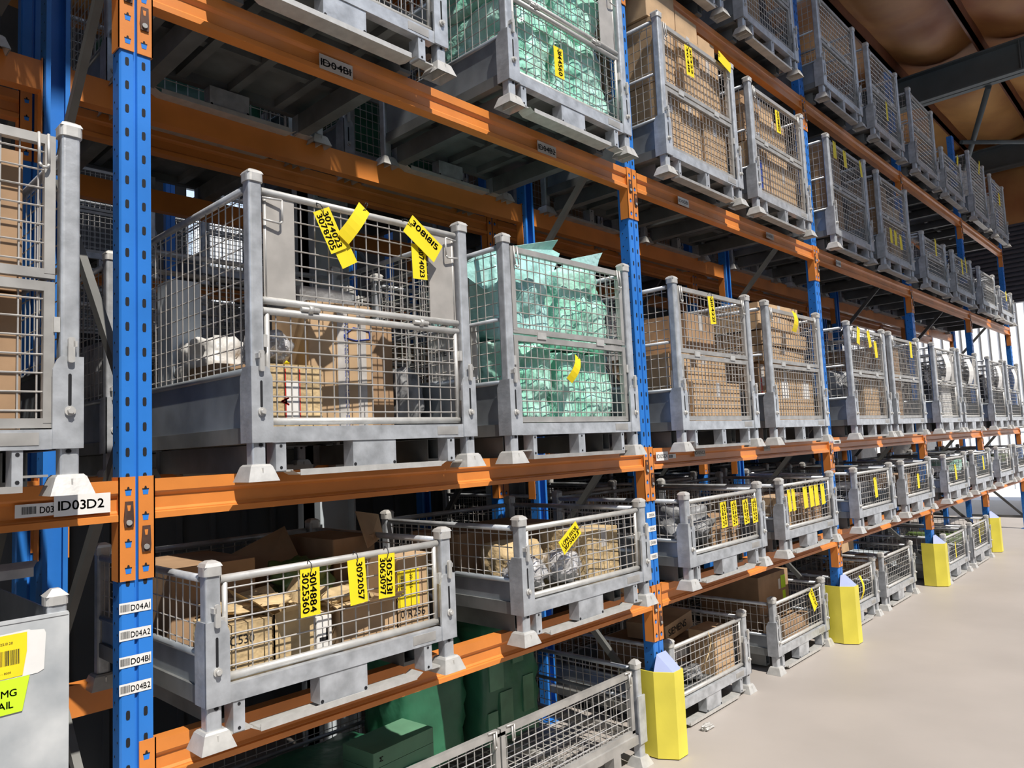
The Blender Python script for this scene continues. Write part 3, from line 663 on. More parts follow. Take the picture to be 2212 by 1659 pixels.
# --- c20, cartons left of the nearest upright
CG['c20'] = (-1.151, -.15, ZB[1], 'second beam, left of nearest upright')
for k, (bx, m) in enumerate([((.08, .10, 0, .50, .4, .36), KRAFT), ((.60, .13, 0, .12, .4, .36), KRAFT), ((.735, .09, 0, .11, .4, .36), KRAFT2), ((.08, .10, .37, .50, .4, .40), KRAFT), ((.60, .13, .37, .12, .4, .36), KRAFT), ((.735, .09, .37, .11, .4, .38), KRAFT2)]):
    put('c20', 'box', m, bx, 'carton, %s in the stillage left of the nearest upright' % ('lower wide', 'lower narrow tan', 'lower narrow brown', 'upper wide', 'upper narrow tan', 'upper narrow brown')[k], group='cartons left of the nearest upright', tape=False)
# --- c22, green bags
for i, (bx, lab, m, am) in enumerate([((.07, .07, 0, .33, .42, .40), 'mint green bubble bag, lower left in the green-bag stillage on the second beam', GREENBAG, .16), ((.42, .06, 0, .44, .42, .37), 'mint green bubble bag, lower right in the green-bag stillage on the second beam', GREENBAG, .14),
      ((.06, .09, .37, .42, .55, .44), 'pale teal bubble bag, upper left in the green-bag stillage on the second beam', TEALBAG, .14), ((.47, .07, .34, .40, .48, .46), 'bright green bubble bag, upper right in the green-bag stillage on the second beam', GREENBAG, .16)]):
    put_lump('c22', 'green_bag', m, bx, lab, 'bag', 11+i, 'green bubble bags', amp=am, boxy=.88, sub=5)
X, Y, Z, _ = CG['c22']
flap_sheet('bag_flap', TEALBAG, [(1.36, .06, 2.48), (1.60, .0, 2.60), (2.0, -.01, 2.705), (1.985, .02, 2.66), (2.02, .0, 2.64), (1.96, .02, 2.50), (1.5, .03, 2.40)], 'stiff pale teal bag top standing above the left side of the green-bag stillage', 'bag', th=.002)
flap_sheet('bag_flap', TEALBAG, [(1.90, .02, 2.50), (2.12, .0, 2.63), (2.37, -.01, 2.70), (2.35, .0, 2.66), (2.31, .03, 2.50), (2.0, .03, 2.44)], 'pointed pale teal bag corner above the right side of the green-bag stillage', 'bag', th=.002)
o = put('c22', 'box', PAPER, (.03, .22, .12, .012, .34, .33), 'white printed carton seen through the left side of the green-bag stillage', tape=False)
e = MB(); write(e, 'SIEMEN', (-.001, .30, .22), (0, -1, 0), (0, 0, 1), .03); e.build('printing', INK, o)
# --- c32, green wrap on the third beam
for i, bx in enumerate([(.07, .06, 0, .34, .5, .48), (.42, .06, 0, .46, .5, .42), (.07, .08, .44, .40, .5, .42), (.48, .08, .40, .38, .5, .46)]):
    put_lump('c32', 'green_bag', GREENBAG, bx, 'mint green wrapped bag, %s in the green-wrap stillage on the third beam' % ('lower left', 'lower right', 'upper left', 'upper right')[i], 'bag', 21+i, 'green wrapped bags on the third beam', amp=.14, boxy=.88, sub=5)
put_lump('c31', 'parts_bag', DARK, (.1, .1, 0, .7, .7, .5), 'dark mixed parts in the cropped stillage on the third beam', 'parts', 30, amp=.4)
put('c31', 'box', TAG, (.38, .09, 0, .16, .1, .22), 'yellow box in the cropped stillage on the third beam', tape=False)
# --- c33, cartons piled above the posts
n_ = 0
for zz, hh in ((0, .44), (.445, .41)):
    for xx, ww, m in ((.07, .24, KRAFT), (.32, .27, KRAFT), (.60, .28, KRAFT)):
        put('c33', 'box', m, (xx, .06+.02*(n_ % 2), zz, ww, .5, hh), 'tan carton, %s %s column in the overfilled stillage on the third beam' % ('lower' if zz == 0 else 'middle', ('left', 'centre', 'right')[n_ % 3]), group='cartons in the overfilled stillage'); n_ += 1
for k, (xx, ww, hh) in enumerate(((.05, .33, .24), (.39, .27, .17), (.67, .22, .11))):
    put('c33', 'box', KRAFT, (xx, .10, .86, ww, .5, hh), 'tan carton on top of the overfilled stillage, %s one' % ('left and tallest', 'middle', 'right and lowest')[k], group='cartons in the overfilled stillage', tape=False)
# --- c34
for k, (bx, m) in enumerate([((.07, .07, 0, .32, .4, .40), KRAFT), ((.41, .07, 0, .46, .4, .34), KRAFT), ((.07, .10, .41, .30, .4, .34), KRAFT2), ((.40, .12, .36, .46, .4, .36), KRAFT), ((.34, .2, .73, .5, .4, .18), KRAFT)]):
    o = put('c34', 'box', m, bx, 'brown carton, %s in the mixed-carton stillage on the third beam' % ('lower left, blue printed,', 'lower right', 'upper left', 'upper right', 'topmost')[k], group='cartons in the mixed-carton stillage')
    if k == 0: MB().box((.03, -.001, .08), (.2, 0, .30)).build('blue_print', BLUEP, o)
put_lump('c34', 'foil_bag', SILVER, (.10, .05, .36, .2, .08, .16), 'silver plastic bag between cartons in the mixed-carton stillage', 'bag', 4, amp=.3)
# --- c23 / c24
for k, (bx, m) in enumerate([((.06, .10, 0, .20, .42, .40), KRAFT), ((.27, .07, 0, .60, .30, .24), KRAFT), ((.30, .16, .24, .56, .34, .20), KRAFT), ((.50, .22, .44, .36, .34, .26), KRAFT2)]):
    o = put('c23', 'box', m, bx, 'brown carton, %s in the half-empty stillage on the second beam' % ('left with white label', 'bottom and widest', 'middle of the pile', 'topmost')[k], group='cartons in the half-empty stillage')
    if k == 0: MB().box((.02, -.001, .08), (.10, 0, .30)).build('white_label', PAPER, o)
put('c23', 'box', GREYBAG, (.12, .55, 0, .5, .3, .72), 'grey container at the back of the half-empty stillage on the second beam', 'container', tape=False)
for k, (bx, m) in enumerate([((.06, .12, 0, .13, .42, .40), KRAFT2), ((.21, .07, 0, .36, .36, .36), KRAFT), ((.59, .07, 0, .29, .36, .36), KRAFT), ((.08, .09, .42, .78, .46, .11), KRAFT), ((.10, .09, .54, .74, .46, .10), KRAFT), ((.08, .10, .65, .76, .46, .11), KRAFT), ((.14, .12, .77, .64, .46, .08), KRAFT)]):
    o = put('c24', 'box', m, bx, 'brown carton, %s in the carton-filled stillage on the second beam' % ('bottom left and dark', 'bottom middle with white label', 'bottom right with white label', 'fourth from pile top', 'third from pile top', 'second from pile top', 'top of the flat pile')[k], group='cartons in the carton-filled stillage', rz=(-.04, 0, 0, .02, -.02, .03, -.03)[k])
    if k in (1, 2): MB().box((.1, -.001, .16), (.22, 0, .28)).build('white_label', PAPER, o)
    if k == 0: MB().box((.03, -.001, .02), (.05, 0, .3)).build('red_stripe', RED, o)
# --- generic fills for the farther ones
FILL = {'c3z': [(DKGREEN, 'dark green wrapped goods')], 'sunblock_l': [(KRAFT2, 'dark brown carton')], 'sunblock_r': [(KRAFT2, 'dark brown carton')], 'c25': [(GREYBAG, 'grey bagged goods'), (KRAFT, 'brown carton')], 'c26': [(KRAFT2, 'dark brown carton'), (GREYBAG, 'grey bagged goods')], 'c27': [(DARK, 'dark parts'), (PAPER, 'pale carton')], 'c28': [(DARK, 'dark parts'), (GREYBAG, 'grey bagged goods')],
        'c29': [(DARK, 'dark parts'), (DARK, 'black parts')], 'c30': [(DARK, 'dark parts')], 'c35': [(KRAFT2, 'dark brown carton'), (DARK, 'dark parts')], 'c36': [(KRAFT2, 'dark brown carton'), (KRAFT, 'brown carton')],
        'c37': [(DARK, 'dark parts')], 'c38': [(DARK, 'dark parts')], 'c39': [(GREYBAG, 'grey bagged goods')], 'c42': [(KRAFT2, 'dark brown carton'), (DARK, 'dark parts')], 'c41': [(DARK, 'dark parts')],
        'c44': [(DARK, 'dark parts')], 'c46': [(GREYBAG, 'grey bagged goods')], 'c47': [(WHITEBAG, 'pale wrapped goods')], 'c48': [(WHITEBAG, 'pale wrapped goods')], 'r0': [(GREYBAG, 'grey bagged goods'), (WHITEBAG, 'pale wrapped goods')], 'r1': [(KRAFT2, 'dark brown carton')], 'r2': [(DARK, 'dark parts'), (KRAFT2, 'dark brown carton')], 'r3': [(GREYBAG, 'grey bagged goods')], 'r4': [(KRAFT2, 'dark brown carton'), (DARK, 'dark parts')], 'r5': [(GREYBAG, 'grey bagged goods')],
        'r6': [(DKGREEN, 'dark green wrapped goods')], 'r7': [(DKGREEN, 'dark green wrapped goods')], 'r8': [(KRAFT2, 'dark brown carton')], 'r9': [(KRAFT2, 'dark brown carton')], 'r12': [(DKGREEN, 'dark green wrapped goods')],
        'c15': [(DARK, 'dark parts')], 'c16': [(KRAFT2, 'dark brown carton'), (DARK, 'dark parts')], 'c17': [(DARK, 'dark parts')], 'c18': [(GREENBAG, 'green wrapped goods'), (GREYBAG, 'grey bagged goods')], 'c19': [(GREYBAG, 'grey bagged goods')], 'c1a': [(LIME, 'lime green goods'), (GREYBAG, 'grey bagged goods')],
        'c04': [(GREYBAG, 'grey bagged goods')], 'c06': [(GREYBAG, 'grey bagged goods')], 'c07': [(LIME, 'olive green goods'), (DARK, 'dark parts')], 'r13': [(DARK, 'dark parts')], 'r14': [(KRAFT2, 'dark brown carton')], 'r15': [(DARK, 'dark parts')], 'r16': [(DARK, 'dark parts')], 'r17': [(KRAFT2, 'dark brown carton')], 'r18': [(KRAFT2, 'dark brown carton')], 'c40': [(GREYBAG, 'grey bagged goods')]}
HT = {'c3z': .8, 'sunblock_l': .8, 'sunblock_r': .8, 'c25': .45, 'c26': .7, 'c35': .8, 'c36': .75, 'c37': .4, 'c38': .4, 'c39': .4, 'c42': .6, 'c44': .38, 'c46': .3, 'c47': .78, 'c48': .7, 'c18': .26, 'c28': .65, 'c27': .6, 'c29': .66, 'c30': .66}
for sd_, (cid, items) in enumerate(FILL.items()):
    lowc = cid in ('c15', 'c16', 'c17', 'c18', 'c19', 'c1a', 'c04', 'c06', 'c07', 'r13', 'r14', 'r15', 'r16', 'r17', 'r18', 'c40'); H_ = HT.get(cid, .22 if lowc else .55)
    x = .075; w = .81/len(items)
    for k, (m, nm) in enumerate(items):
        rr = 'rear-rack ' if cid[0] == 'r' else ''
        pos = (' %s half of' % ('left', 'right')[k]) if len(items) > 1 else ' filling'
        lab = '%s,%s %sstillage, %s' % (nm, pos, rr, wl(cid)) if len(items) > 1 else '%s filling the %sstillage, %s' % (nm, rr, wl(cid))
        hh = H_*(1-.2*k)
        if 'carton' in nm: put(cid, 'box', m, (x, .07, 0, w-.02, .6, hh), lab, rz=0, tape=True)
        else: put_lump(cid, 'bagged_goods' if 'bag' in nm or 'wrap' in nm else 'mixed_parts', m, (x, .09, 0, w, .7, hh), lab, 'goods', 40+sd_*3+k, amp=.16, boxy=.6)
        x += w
# --- c11
o = put('c11', 'box', CRUMP, (.075, .07, 0, .17, .2, .15), 'wrinkled tan paper carton, leftmost in the low three-tag stillage', tape=False)
e = MB(); write(e, '1C530', (.02, -.001, .09), (1, 0, 0), (0, 0, 1), .028, .12); e.build('handwriting', INK, o)
put('c11', 'box', CRUMP, (.255, .08, 0, .15, .22, .155), 'wrinkled tan carton, second from left in the low three-tag stillage', flaps=True)
o = put('c11', 'box', PAPER, (.41, .08, 0, .06, .14, .115), 'white carton with black mark between the tan cartons', tape=False); MB().box((.01, -.001, .035), (.045, 0, .047)).box((.035, -.001, .035), (.045, 0, .08)).build('black_mark', INK, o)
o = put('c11', 'box', KRAFT, (.50, .07, 0, .24, .22, .12), 'open brown carton of papers under the middle tag', flaps=True)
put_lump('c11', 'crumpled_paper', CRUMP, (.42, .09, .09, .3, .24, .09), 'crumpled kraft packing paper spilling over the open brown carton', 'packing paper', 61, amp=.55, boxy=.3)
put_lump('c11', 'crumpled_paper', CRUMP, (.10, .12, .145, .3, .26, .045), 'flattened kraft packing paper over the two wrinkled cartons', 'packing paper', 64, amp=.5, boxy=.3)
o = put('c11', 'box', KRAFT, (.745, .07, 0, .15, .26, .27), 'upright brown carton with yellow label at the right of the low three-tag stillage', tape=False)
e = MB().box((.0, -.001, .085), (.10, 0, .22)); yl_ = e.build('yellow_label', TAG, o)
e = MB(); bars(e, (.012, -.0018, .13), (0, 0, 1), (1, 0, 0), .075, .022, 16); write(e, '39.025', (.055, -.0018, .20), (0, 0, -1), (1, 0, 0), .014); e.build('printing', INK, yl_)
e = MB(); write(e, '0/R256', (.01, -.0016, .045), (1, 0, 0), (0, 0, 1), .028, .15); e.build('handwriting', INK, o)
X, Y, Z, _ = CG['c11']
flap_sheet('cardboard_sheet', KRAFT2, [(X+.30, Y+.40, Z+.2), (X+.62, Y+.36, Z+.2), (X+.60, Y+.62, Z+.52), (X+.30, Y+.66, Z+.40)], 'grey-brown cardboard sheet leaning in the low three-tag stillage', 'cardboard')
flap_sheet('cardboard_flap', KRAFT, [(X+.82, Y+.36, Z+.42), (X+1.0, Y+.50, Z+.44), (X+1.02, Y+.56, Z+.53), (X+.86, Y+.50, Z+.56)], 'pinkish brown cardboard flap sticking up behind the right post', 'cardboard')
put_lump('c11', 'lime_bag', LIME, (.42, .30, .10, .25, .2, .18), 'lime green plastic behind the left yellow tag', 'bag', 7, amp=.4)
put('c11', 'box', KRAFT2, (.06, .40, 0, .3, .4, .30), 'large dark brown carton at the back left of the low three-tag stillage', tape=False)
put('c11', 'box', KRAFT2, (.70, .42, 0, .2, .36, .32), 'dark brown carton at the back right of the low three-tag stillage', tape=False)
# --- c12
for k, bx in enumerate([(.09, .06, 0, .19, .18, .17), (.32, .06, 0, .22, .18, .17)]):
    put_lump('c12', 'foil_parcel', SILVER, bx, '%s crinkled silver foil parcel in the low one-tag stillage' % ('left-hand', 'right-hand')[k], 'parcel', 70+k, 'silver foil parcels', amp=.35, boxy=.2)
put_lump('c12', 'paper_parcel', CRUMP, (.13, .22, 0, .3, .2, .22), 'tan paper parcel behind the silver foil parcels', 'parcel', 75, amp=.12, boxy=.7)
put('c12', 'box', CRUMP, (.56, .08, 0, .30, .28, .23), 'scuffed brown carton behind the mesh, right of the silver foil parcels', rz=.12)
put('c12', 'box', KRAFT2, (.10, .50, 0, .7, .36, .25), 'long dark carton at the back of the low one-tag stillage', tape=False)
# --- c13, c14
put_lump('c13', 'grey_sack', GREYBAG, (.12, .07, 0, .4, .4, .27), 'crumpled grey sack in the low four-tag stillage', 'bag', 80, amp=.45)
put('c13', 'box', KRAFT2, (.5, .12, 0, .36, .5, .16), 'dark brown carton right of the grey sack in the low four-tag stillage', tape=False)
put('c14', 'box', KRAFT, (.08, .10, 0, .36, .5, .22), 'brown carton, left in the low six-tag stillage', tape=True); put('c14', 'box', KRAFT2, (.47, .08, 0, .4, .5, .2), 'dark brown carton, right in the low six-tag stillage', tape=False)
# --- floor stillages
o = put('c02', 'box', KRAFT2, (.33, .28, 0, .52, .5, .19), 'big flat dark carton with pale printing in the untagged floor stillage', tape=False)
MB().box((.06, -.001, .10), (.44, 0, .17)).build('pale_print', PAPER, o)
o = put('c02', 'box', KRAFT, (.47, .32, .20, .37, .3, .105), 'tilted printed carton lying on the big flat dark carton', tape=False)
o.rotation_euler = (0, -.10, .05)
e = MB(); write(e, 'SIEMENS', (.03, -.0012, .03), (1, 0, 0), (0, 0, 1), .045, bold=.03, width=.25); e.build('printing', INK, o)
put('c02', 'box', KRAFT, (.62, .06, 0, .25, .19, .27), 'brown carton at the right of the untagged floor stillage', tape=False)
put_lump('c02', 'grey_sack', GREYBAG, (.35, .08, 0, .2, .2, .1), 'small dusty sack at the bottom of the untagged floor stillage', 'bag', 83, amp=.4)
o = put('c03', 'box', KRAFT2, (.34, .27, 0, .54, .5, .42), 'large brown carton with neon labels standing high in the one-tag floor stillage', tape=False)
MB().box((.40, -.001, .28), (.48, 0, .38)).box((.42, -.001, .17), (.47, 0, .26)).build('neon_label', NEON, o); MB().box((.35, -.001, .28), (.385, 0, .36)).build('white_label', PAPER, o)
put('c03', 'box', KRAFT2, (-.22, 1.12, .20, .5, .4, .40), 'dark carton left of the neon-labelled carton', tape=False)
put('c03', 'box', KRAFT2, (.3, .07, 0, .45, .17, .12), 'flat dark carton at the front of the one-tag floor stillage', tape=False)
put('c05', 'box', KRAFT, (-.22, .35, .34, .50, .28, .15), 'tan carton balanced on the post of the dusty floor stillage left of the third guard', tape=False)
put_lump('c05', 'white_bag', WHITEBAG, (-.05, .33, .48, .2, .2, .12), 'clear plastic bag on the tan carton by the third guard', 'bag', 88, amp=.5)
put_lump('c05', 'mixed_parts', KRAFT2, (.1, .1, 0, .5, .6, .28), 'brown mixed parts in the dusty floor stillage left of the third guard', 'goods', 89, amp=.4)
# black tubs and drums behind the third bay at floor level
for k, (x, y, w, d, h, z, m) in enumerate([(8.22, 1.1, .95, .85, .5, 0, BLKPL), (8.22, 1.1, .95, .85, .1, .505, BLKPL), (9.35, 1.1, 1.1, .9, .66, 0, BLKPL), (6.4, 1.1, 1.0, .9, .55, 0, BLKPL), (5.5, 1.3, .8, .7, .8, 0, BLKPL), (7.7, .35, .3, .5, .34, 0, COLM)]):
    mbx = MB().frust((x+.04, y+.04), (x+w-.04, y+d-.04), z, (x, y), (x+w, y+d), z+h-.04).box((x-.02, y-.02, z+h-.04), (x+w+.02, y+d+.02, z+h))
    tag(mbx.build('plastic_tub', m), '%s behind the floor stillages, %s' % ('black plastic tub' if m is BLKPL else 'small pale drum-shaped tub', ('just past the third upright', 'stacked on the tub past the third upright', 'behind the fourth upright', 'left of the third guard', 'leftmost of the row', 'beside the third yellow guard')[k]), 'tub', 'tubs behind the floor row')
# --- green wrapped goods behind the long stillage
for k, (loc, sz, m, lab) in enumerate([((1.98, .62, .17), (.42, .40, .66), DKGREEN, 'tall dark green wrapped load standing at the back of the long floor stillage'), ((.92, .55, .17), (.82, .6, .20), DKGREEN, 'low dark green wrapped load lying in the long floor stillage'), ((1.52, .66, .17), (.40, .35, .62), DKGREEN, 'dark green film-wrapped stack left of the tall green load')]):
    o = tag(lump('wrapped_load', loc, sz, m, 90+k, amp=.06, boxy=.9), lab, 'wrapped load')
    if k == 0:
        for a_, b_, c_, d_ in ((-.17, .30, .10, .24), (.0, .40, .08, .2), (-.10, .08, .09, .20), (.07, .14, .08, .18), (-.19, .04, .07, .16)): MB().box((a_, -.203, b_), (a_+c_, -.17, b_+d_)).build('carton_face', PALEG, o)
for k in range(2):
    o = carton(mat('pale_green_carton_%d' % k, (.11, .25, .15), .6), .34, .2, .062, tape=False); o.location = (1.0, .27, .345+.064*k); o.rotation_euler.z = .08
    tag(o, 'pale green printed carton, %s of the two lying on the green load' % ('lower', 'upper')[k], 'box')
    e = MB(); write(e, 'M', (.05, -.001, .02), (0, 0, 1), (-1, 0, 0), .02, bold=.04); e.build('printing', INK, o)
# white wrapped things in the yard side
for k, (x, y, w, h) in enumerate([(15.5, 2.2, 1.2, 1.9), (13.0, 2.6, .9, 1.75)]):
    tag(lump('wrapped_pallet', (x, y, 0), (w, .9, h), WHITEBAG, 95+k, amp=.05, boxy=.85), 'white wrapped pallet load beyond the far end of the racks, %s' % ('farther one', 'nearer one')[k], 'wrapped load')
tag(MB().bar((13.6, .9, .55), (18.2, .9, .55), .07, 4).bar((18.2, .9, .55), (18.2, -3.2, .55), .06, 4).build('barrier_rail', REDST), 'dark red horizontal steel rail at the far end of the rack', 'rail')

# crushed white thing by the nearest floor stillage
tag(lump('crushed_cup', (3.12, -.02, 0), (.10, .05, .035), CAST, 99, amp=.5), 'crushed pale plastic cup at the foot of the untagged floor stillage', 'litter')

# ------------------------------------------------------------------ tags
def paper_tag(x, z, w=.07, h=.150, ang=0, lines=(), cid=None, y=None, label='', m=TAG, tie=True, up=False, bend=0.0, txt=.024, yaw=0.0, dark=False):
    """card hanging from point (x,z) on the front of a stillage; ang tilts it in the plane of the gate"""
    Y = CG[cid][1] if cid else -.15; y = Y-.012 if y is None else y
    r = empty('paper_tag', (x, y, z)); r.rotation_euler = (0, ang, yaw)
    mb = MB(); n = 6; vs = []
    for k in range(n+1):
        t = k/n; yy = -bend*math.sin(t*math.pi)-.0
        vs += [(-w/2, yy, -h*t), (w/2, yy, -h*t), (w/2, yy+.0007, -h*t), (-w/2, yy+.0007, -h*t)]
    fs = [(0, 1, 2, 3), (4*n, 4*n+3, 4*n+2, 4*n+1)]
    for k in range(n):
        for a, b in ((0, 1), (1, 2), (2, 3), (3, 0)): fs.append((4*k+a, 4*k+4+a, 4*k+4+b, 4*k+b))
    mb.add(vs, fs); mb.build('card', m, r)
    if tie: MB().path([(0, -.002, -.018), (.004, -.006, .0), (.0, -.008, .016), (-.003, .006, .026), (0, .016, .012)], .0016, 5).build('cable_tie', BLKPL, r)
    if lines:
        e = MB(); k = len(lines)
        for i, s in enumerate(lines):
            if up: write(e, s, (-w/2+.012+(w-.02)*(i+.5)/k+txt*.5, -.0012, -h+.012), (0, 0, 1), (-1, 0, 0), txt, .10, bold=.03, width=h*.84)
            else: write(e, s, (w/2-.008-(w-.014)*(i)/k-txt*1.05-.003, -.0012, -.012), (0, 0, -1), (1, 0, 0), txt, .10, bold=.03, width=h*.86)
        e.build('handwriting', INK, r)
    return tag(r, label, 'tag', 'yellow card tags' if m is TAG else 'white paper tags')
Tq = -.17
paper_tag(.466, 1.325, lines=('3014884', '3025360'), cid='c11', y=Tq, label='yellow tag reading 3014884 and 3025360 on the low stillage')
paper_tag(.642, 1.330, lines=('3092057',), cid='c11', y=Tq, ang=-.06, label='yellow tag reading only 3092057 on the low stillage')
paper_tag(.769, 1.330, lines=('3052131', '3063097'), cid='c11', y=Tq, ang=.02, label='yellow tag reading 3052131 and 3063097 on the low stillage')
paper_tag(.539, 2.520, ang=-.47, lines=('3074023', '3078705'), y=Tq, label='yellow tag reading 3074023 and 3078705, tilted on the tube-gated stillage')
paper_tag(.602, 2.44, ang=-.5, y=Tq+.006, label='yellow tag half hidden behind the tilted numbered tag', tie=False, h=.11)
paper_tag(.712, 2.560, ang=.62, y=Tq-.008, bend=.012, w=.055, h=.16, label='blank folded yellow tag slanting right of the tilted numbered tag')
paper_tag(.905, 2.540, ang=-.98, lines=('3081815',), y=Tq-.012, w=.085, h=.175, label='yellow tag reading 3081815, slanting at the right of the tube-gated stillage')
paper_tag(.962, 2.470, ang=-.03, lines=('3074023',), y=Tq, h=.135, label='yellow tag reading 3074023, hanging straight under the slanting tag')
paper_tag(1.845, 1.305, ang=1.0, lines=('LOMA FIXOR', '3175023'), y=Tq, up=True, txt=.02, label='yellow tag set crosswise on the low stillage of foil parcels')
paper_tag(1.905, 2.09, ang=.55, y=Tq, bend=.02, w=.045, h=.135, label='single blank yellow tag on the green-bag stillage')
paper_tag(1.879, 3.600, ang=-.02, lines=('3144560',), y=Tq, h=.152, txt=.03, label='yellow tag on the green-wrap stillage on the third beam')
def T(px, lvlz, cid, where, **kw):
    X, Y, Z, _ = CG[cid]; paper_tag(X+px, Z+lvlz, cid=cid, label='%s %s' % (where.rstrip(',')+',', wl(cid)), **kw)
for k, (px, s) in enumerate(((.40, -.06), (.53, -.06), (.68, -.09), (.80, -.06))): T(px, .42-.004*k, 'c13', 'yellow written tag, %s of four' % ('leftmost', 'second', 'third', 'rightmost')[k], ang=s, lines=('304612', '308771'), txt=.016)
for k, px in enumerate((.09, .16, .36, .47, .56, .68)): T(px, .425, 'c14', 'yellow tag, %s of six,' % ('leftmost', 'second', 'third', 'fourth', 'fifth', 'rightmost')[k], ang=-.08, w=.07 if k > 1 else .05)
T(.42, .40, 'c15', 'yellow tag', ang=-.10, h=.17); T(.42, .36, 'c16', 'yellow tag', h=.14); T(.35, .38, 'c17', 'yellow tag', ang=-.12, h=.17); T(.45, .42, 'c18', 'yellow tag', ang=-.05, h=.17); T(.5, .38, 'c19', 'pale tag', m=PAPER, w=.04); T(.7, .36, 'c1a', 'yellow tag')
T(.40, .90, 'c23', 'yellow written tag', ang=-.12, h=.17, lines=('3104221',), txt=.03); T(.43, .93, 'c24', 'yellow tag', ang=.15, h=.15, bend=.02)
T(.22, .93, 'c25', 'yellow tag, leftmost of three,', ang=.25); T(.45, .92, 'c25', 'yellow tag, middle of three,', ang=-.3); T(.62, .84, 'c25', 'yellow tag, rightmost of three,', ang=-.1); T(.60, .91, 'c26', 'yellow tag', h=.16)
for c_, px in (('c27', .38), ('c28', .36), ('c29', .42), ('c30', .38)): T(px, .86, c_, 'white paper sheet tag', m=PAPER, w=.22, h=.30, ang=-.08, tie=False, bend=.03)
T(.32, .86, 'c33', 'yellow written tag', ang=-.05, w=.09, h=.19, lines=('30422', '30418'), txt=.02); T(.72, .95, 'c33', 'sideways yellow tag', ang=-1.35, h=.17)
T(.42, .84, 'c34', 'yellow written tag', w=.07, h=.17, ang=-.05, lines=('3091180',), txt=.03)
T(.12, .92, 'c35', 'yellow tag, left of three,'); T(.35, .90, 'c35', 'yellow tag, middle of three,', ang=-.1); T(.75, .91, 'c35', 'yellow tag, right of three,', ang=-.15, w=.05)
T(.22, .42, 'c36', 'yellow tag, left of three,'); T(.36, .42, 'c36', 'yellow tag, middle of three,'); T(.52, .40, 'c36', 'yellow tag, right of three,', ang=-.08)
T(.45, .60, 'c37', 'yellow tag', w=.06, h=.2); T(.36, .55, 'c38', 'yellow tag, left one,', h=.2); T(.55, .60, 'c38', 'yellow tag, right one,', ang=-.2, w=.05, h=.2); T(.4, .46, 'c40', 'yellow tag')
T(.42, .48, 'c44', 'pale yellow tag', w=.05, h=.2); T(.75, .68, 'c46', 'yellow tag', ang=.5); T(.6, .95, 'c47', 'curled yellow tag', ang=.5, w=.05, h=.25); T(.45, .75, 'c48', 'yellow tag', w=.1, h=.2)
T(.62, .45, 'c03', 'yellow written tag', ang=-.55, lines=('QUOLSM',), w=.08, h=.17, txt=.026); T(.48, .40, 'c04', 'curled yellow tag', bend=.03, w=.04, h=.2, tie=False); T(.35, .38, 'c06', 'curled yellow tag', w=.03, h=.17); T(.35, .40, 'c07', 'yellow tag', w=.05, h=.17)
X, Y, Z, _ = CG['c02']
tag(MB().path([(X+.45, Y+.005, Z+.46), (X+.46, Y-.004, Z+.40), (X+.43, Y+.0, Z+.34), (X+.38, Y+.005, Z+.28)], .003, 5).build('hanging_string', CRUMP), 'loose tan string hanging on the gate of the untagged floor stillage', 'string')

# ------------------------------------------------------------------ labels on beams and uprights
def plate(x0, x1, z0, z1, label, fn, slope=0.0, y=-.0085, m=PAPER):
    z = lambda x: slope*(x-x0)
    return sticker('rack_label', [(x0, z0), (x1, z0+z(x1)), (x1, z1+z(x1)), (x0, z1)], y, m, label, 'label', extra=fn, group='white rack labels')
for k, t in enumerate(('D04A1', 'D04A2', 'D04B1', 'D04B2')):
    z = 1.256-.0755*k
    def fn(e, y, t=t, z=z): bars(e, (-.0445, y, z+.006), (1, 0, 0), (0, 0, 1), .026, .020, 14); write(e, t, (-.0165, y, z+.0065), (1, 0, 0), (0, 0, 1), .017, bold=.015, width=.0545)
    plate(-.0475, .0395, z, z+.031, 'white label reading %s on the nearest blue upright' % t, fn, y=-.0018)
for k, t in enumerate(('D05A1', 'D05A2', 'D05B1', 'D05B2')):
    z = 1.256-.0755*k
    def fn(e, y, t=t, z=z): write(e, t, (P-.02, y, z+.008), (1, 0, 0), (0, 0, 1), .015, width=.05)
    plate(P-.043, P+.040, z, z+.031, 'small white label on the second upright, %s of four down' % ('first', 'second', 'third', 'last')[k], fn, y=-.0018)
def fn(e, y): bars(e, (-.29, y, 1.563), (1, 0, 0), (0, 0, 1), .035, .02, 20); write(e, 'D03D2', (-.248, y, 1.563), (1, 0, 0), (0, 0, 1), .018, bold=.015, width=.06)
plate(-.305, -.205, 1.555, 1.590, 'narrow barcoded label reading D03D2 on the left beam', fn, y=-.0065)
def fn(e, y): write(e, '1D03D2', (-.205, y, 1.566), (1, 0, 0), (0, 0, 1), .026, bold=.02, width=.118)
plate(-.215, -.073, 1.550, 1.606, 'large label reading 1D03D2 on the left beam', fn, y=-.0085)
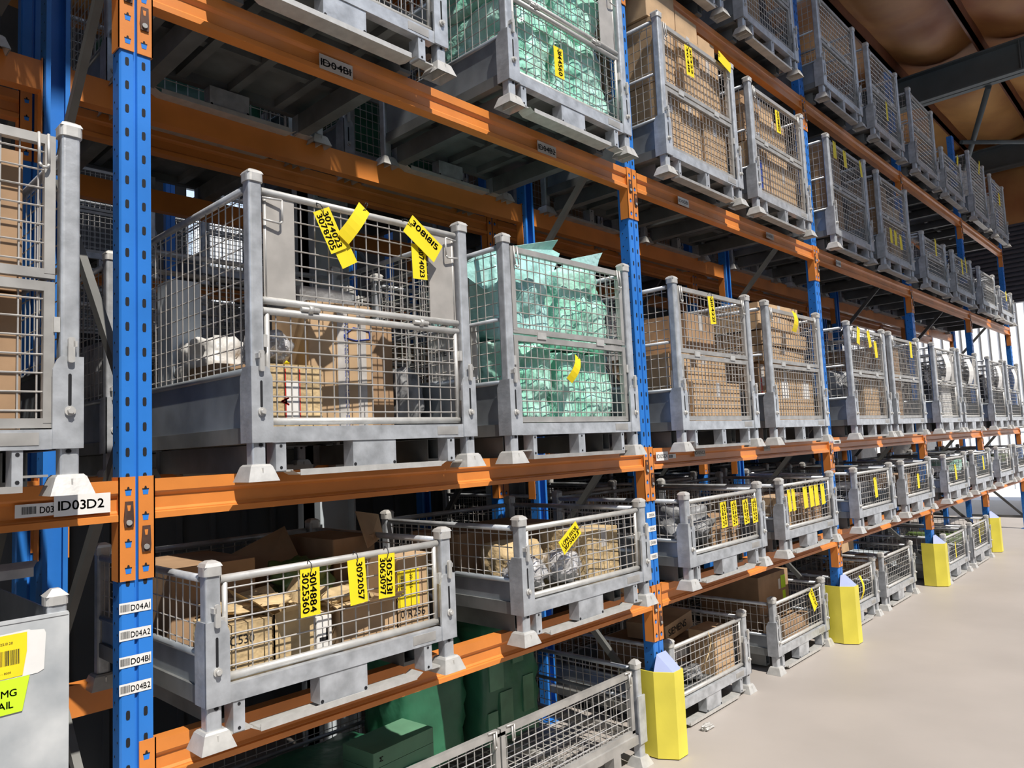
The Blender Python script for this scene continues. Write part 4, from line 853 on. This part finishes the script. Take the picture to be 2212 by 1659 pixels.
def struck(t, x, z, w):
    def fn(e, y): write(e, t, (x+.006, y, z+.014), (1, 0, 0), (0, 0, 1), .028, bold=.02, width=w-.012); e.add([(x+.004, y-.0004, z+.027), (x+w-.004, y-.0004, z+.027), (x+w-.004, y-.0004, z+.030), (x+.004, y-.0004, z+.030)], [(0, 1, 2, 3)])
    return fn
MUTE = mat('faded_label_paper', (0.50, 0.44, 0.38), .7)
plate(.649, .797, 3.128, 3.186, 'struck-out label reading 1D04B1 on the third beam', struck('1D04B1', .649, 3.128, .148), m=MUTE)
plate(1.879, 2.022, 3.132, 3.189, 'struck-out label reading 1D04B2 on the third beam', struck('1D04B2', 1.879, 3.132, .143), m=MUTE)
def simple(t, x, z, w, h):
    def fn(e, y): write(e, t, (x+.006, y, z+h*.3), (1, 0, 0), (0, 0, 1), h*.45, width=w-.012)
    return fn
plate(2.775, 2.90, 1.565, 1.615, 'label reading 1D05D1 at the left end of the second beam, second bay', simple('1D05D1', 2.775, 1.565, .125, .05))
plate(2.905, 2.985, 1.573, 1.598, 'narrow label right of the 1D05D1 label', lambda e, y: bars(e, (2.91, y, 1.577), (1, 0, 0), (0, 0, 1), .04, .016, 12))
plate(3.20, 3.33, 1.572, 1.615, 'faded label reading 1D05C1 on the second beam, second bay', simple('1D05C1', 3.20, 1.572, .13, .043), m=MUTE)
plate(4.15, 4.25, 1.572, 1.612, 'faded label near the right half of the second beam, second bay', simple('1D05C2', 4.15, 1.572, .1, .04), m=MUTE)
plate(3.20, 3.33, 3.145, 3.195, 'white label on the third beam, second bay, left one', simple('1D05B1', 3.20, 3.145, .13, .05)); plate(4.45, 4.58, 3.15, 3.195, 'white label on the third beam, second bay, right one', simple('1D05B2', 4.45, 3.15, .13, .045), m=MUTE)
plate(5.85, 5.97, 3.145, 3.20, 'white label on the third beam, third bay', simple('1D06B1', 5.85, 3.145, .12, .055)); plate(3.02, 3.09, 4.44, 4.49, 'small white label on the top beam, second bay, left one', simple('A1', 3.02, 4.44, .07, .05)); plate(3.16, 3.25, 4.44, 4.485, 'small white label on the top beam, second bay, right one', simple('B2', 3.16, 4.44, .09, .045))
plate(5.45, 5.62, 1.585, 1.615, 'long white label at the left end of the second beam, third bay', lambda e, y: bars(e, (5.47, y, 1.59), (1, 0, 0), (0, 0, 1), .12, .018, 20))
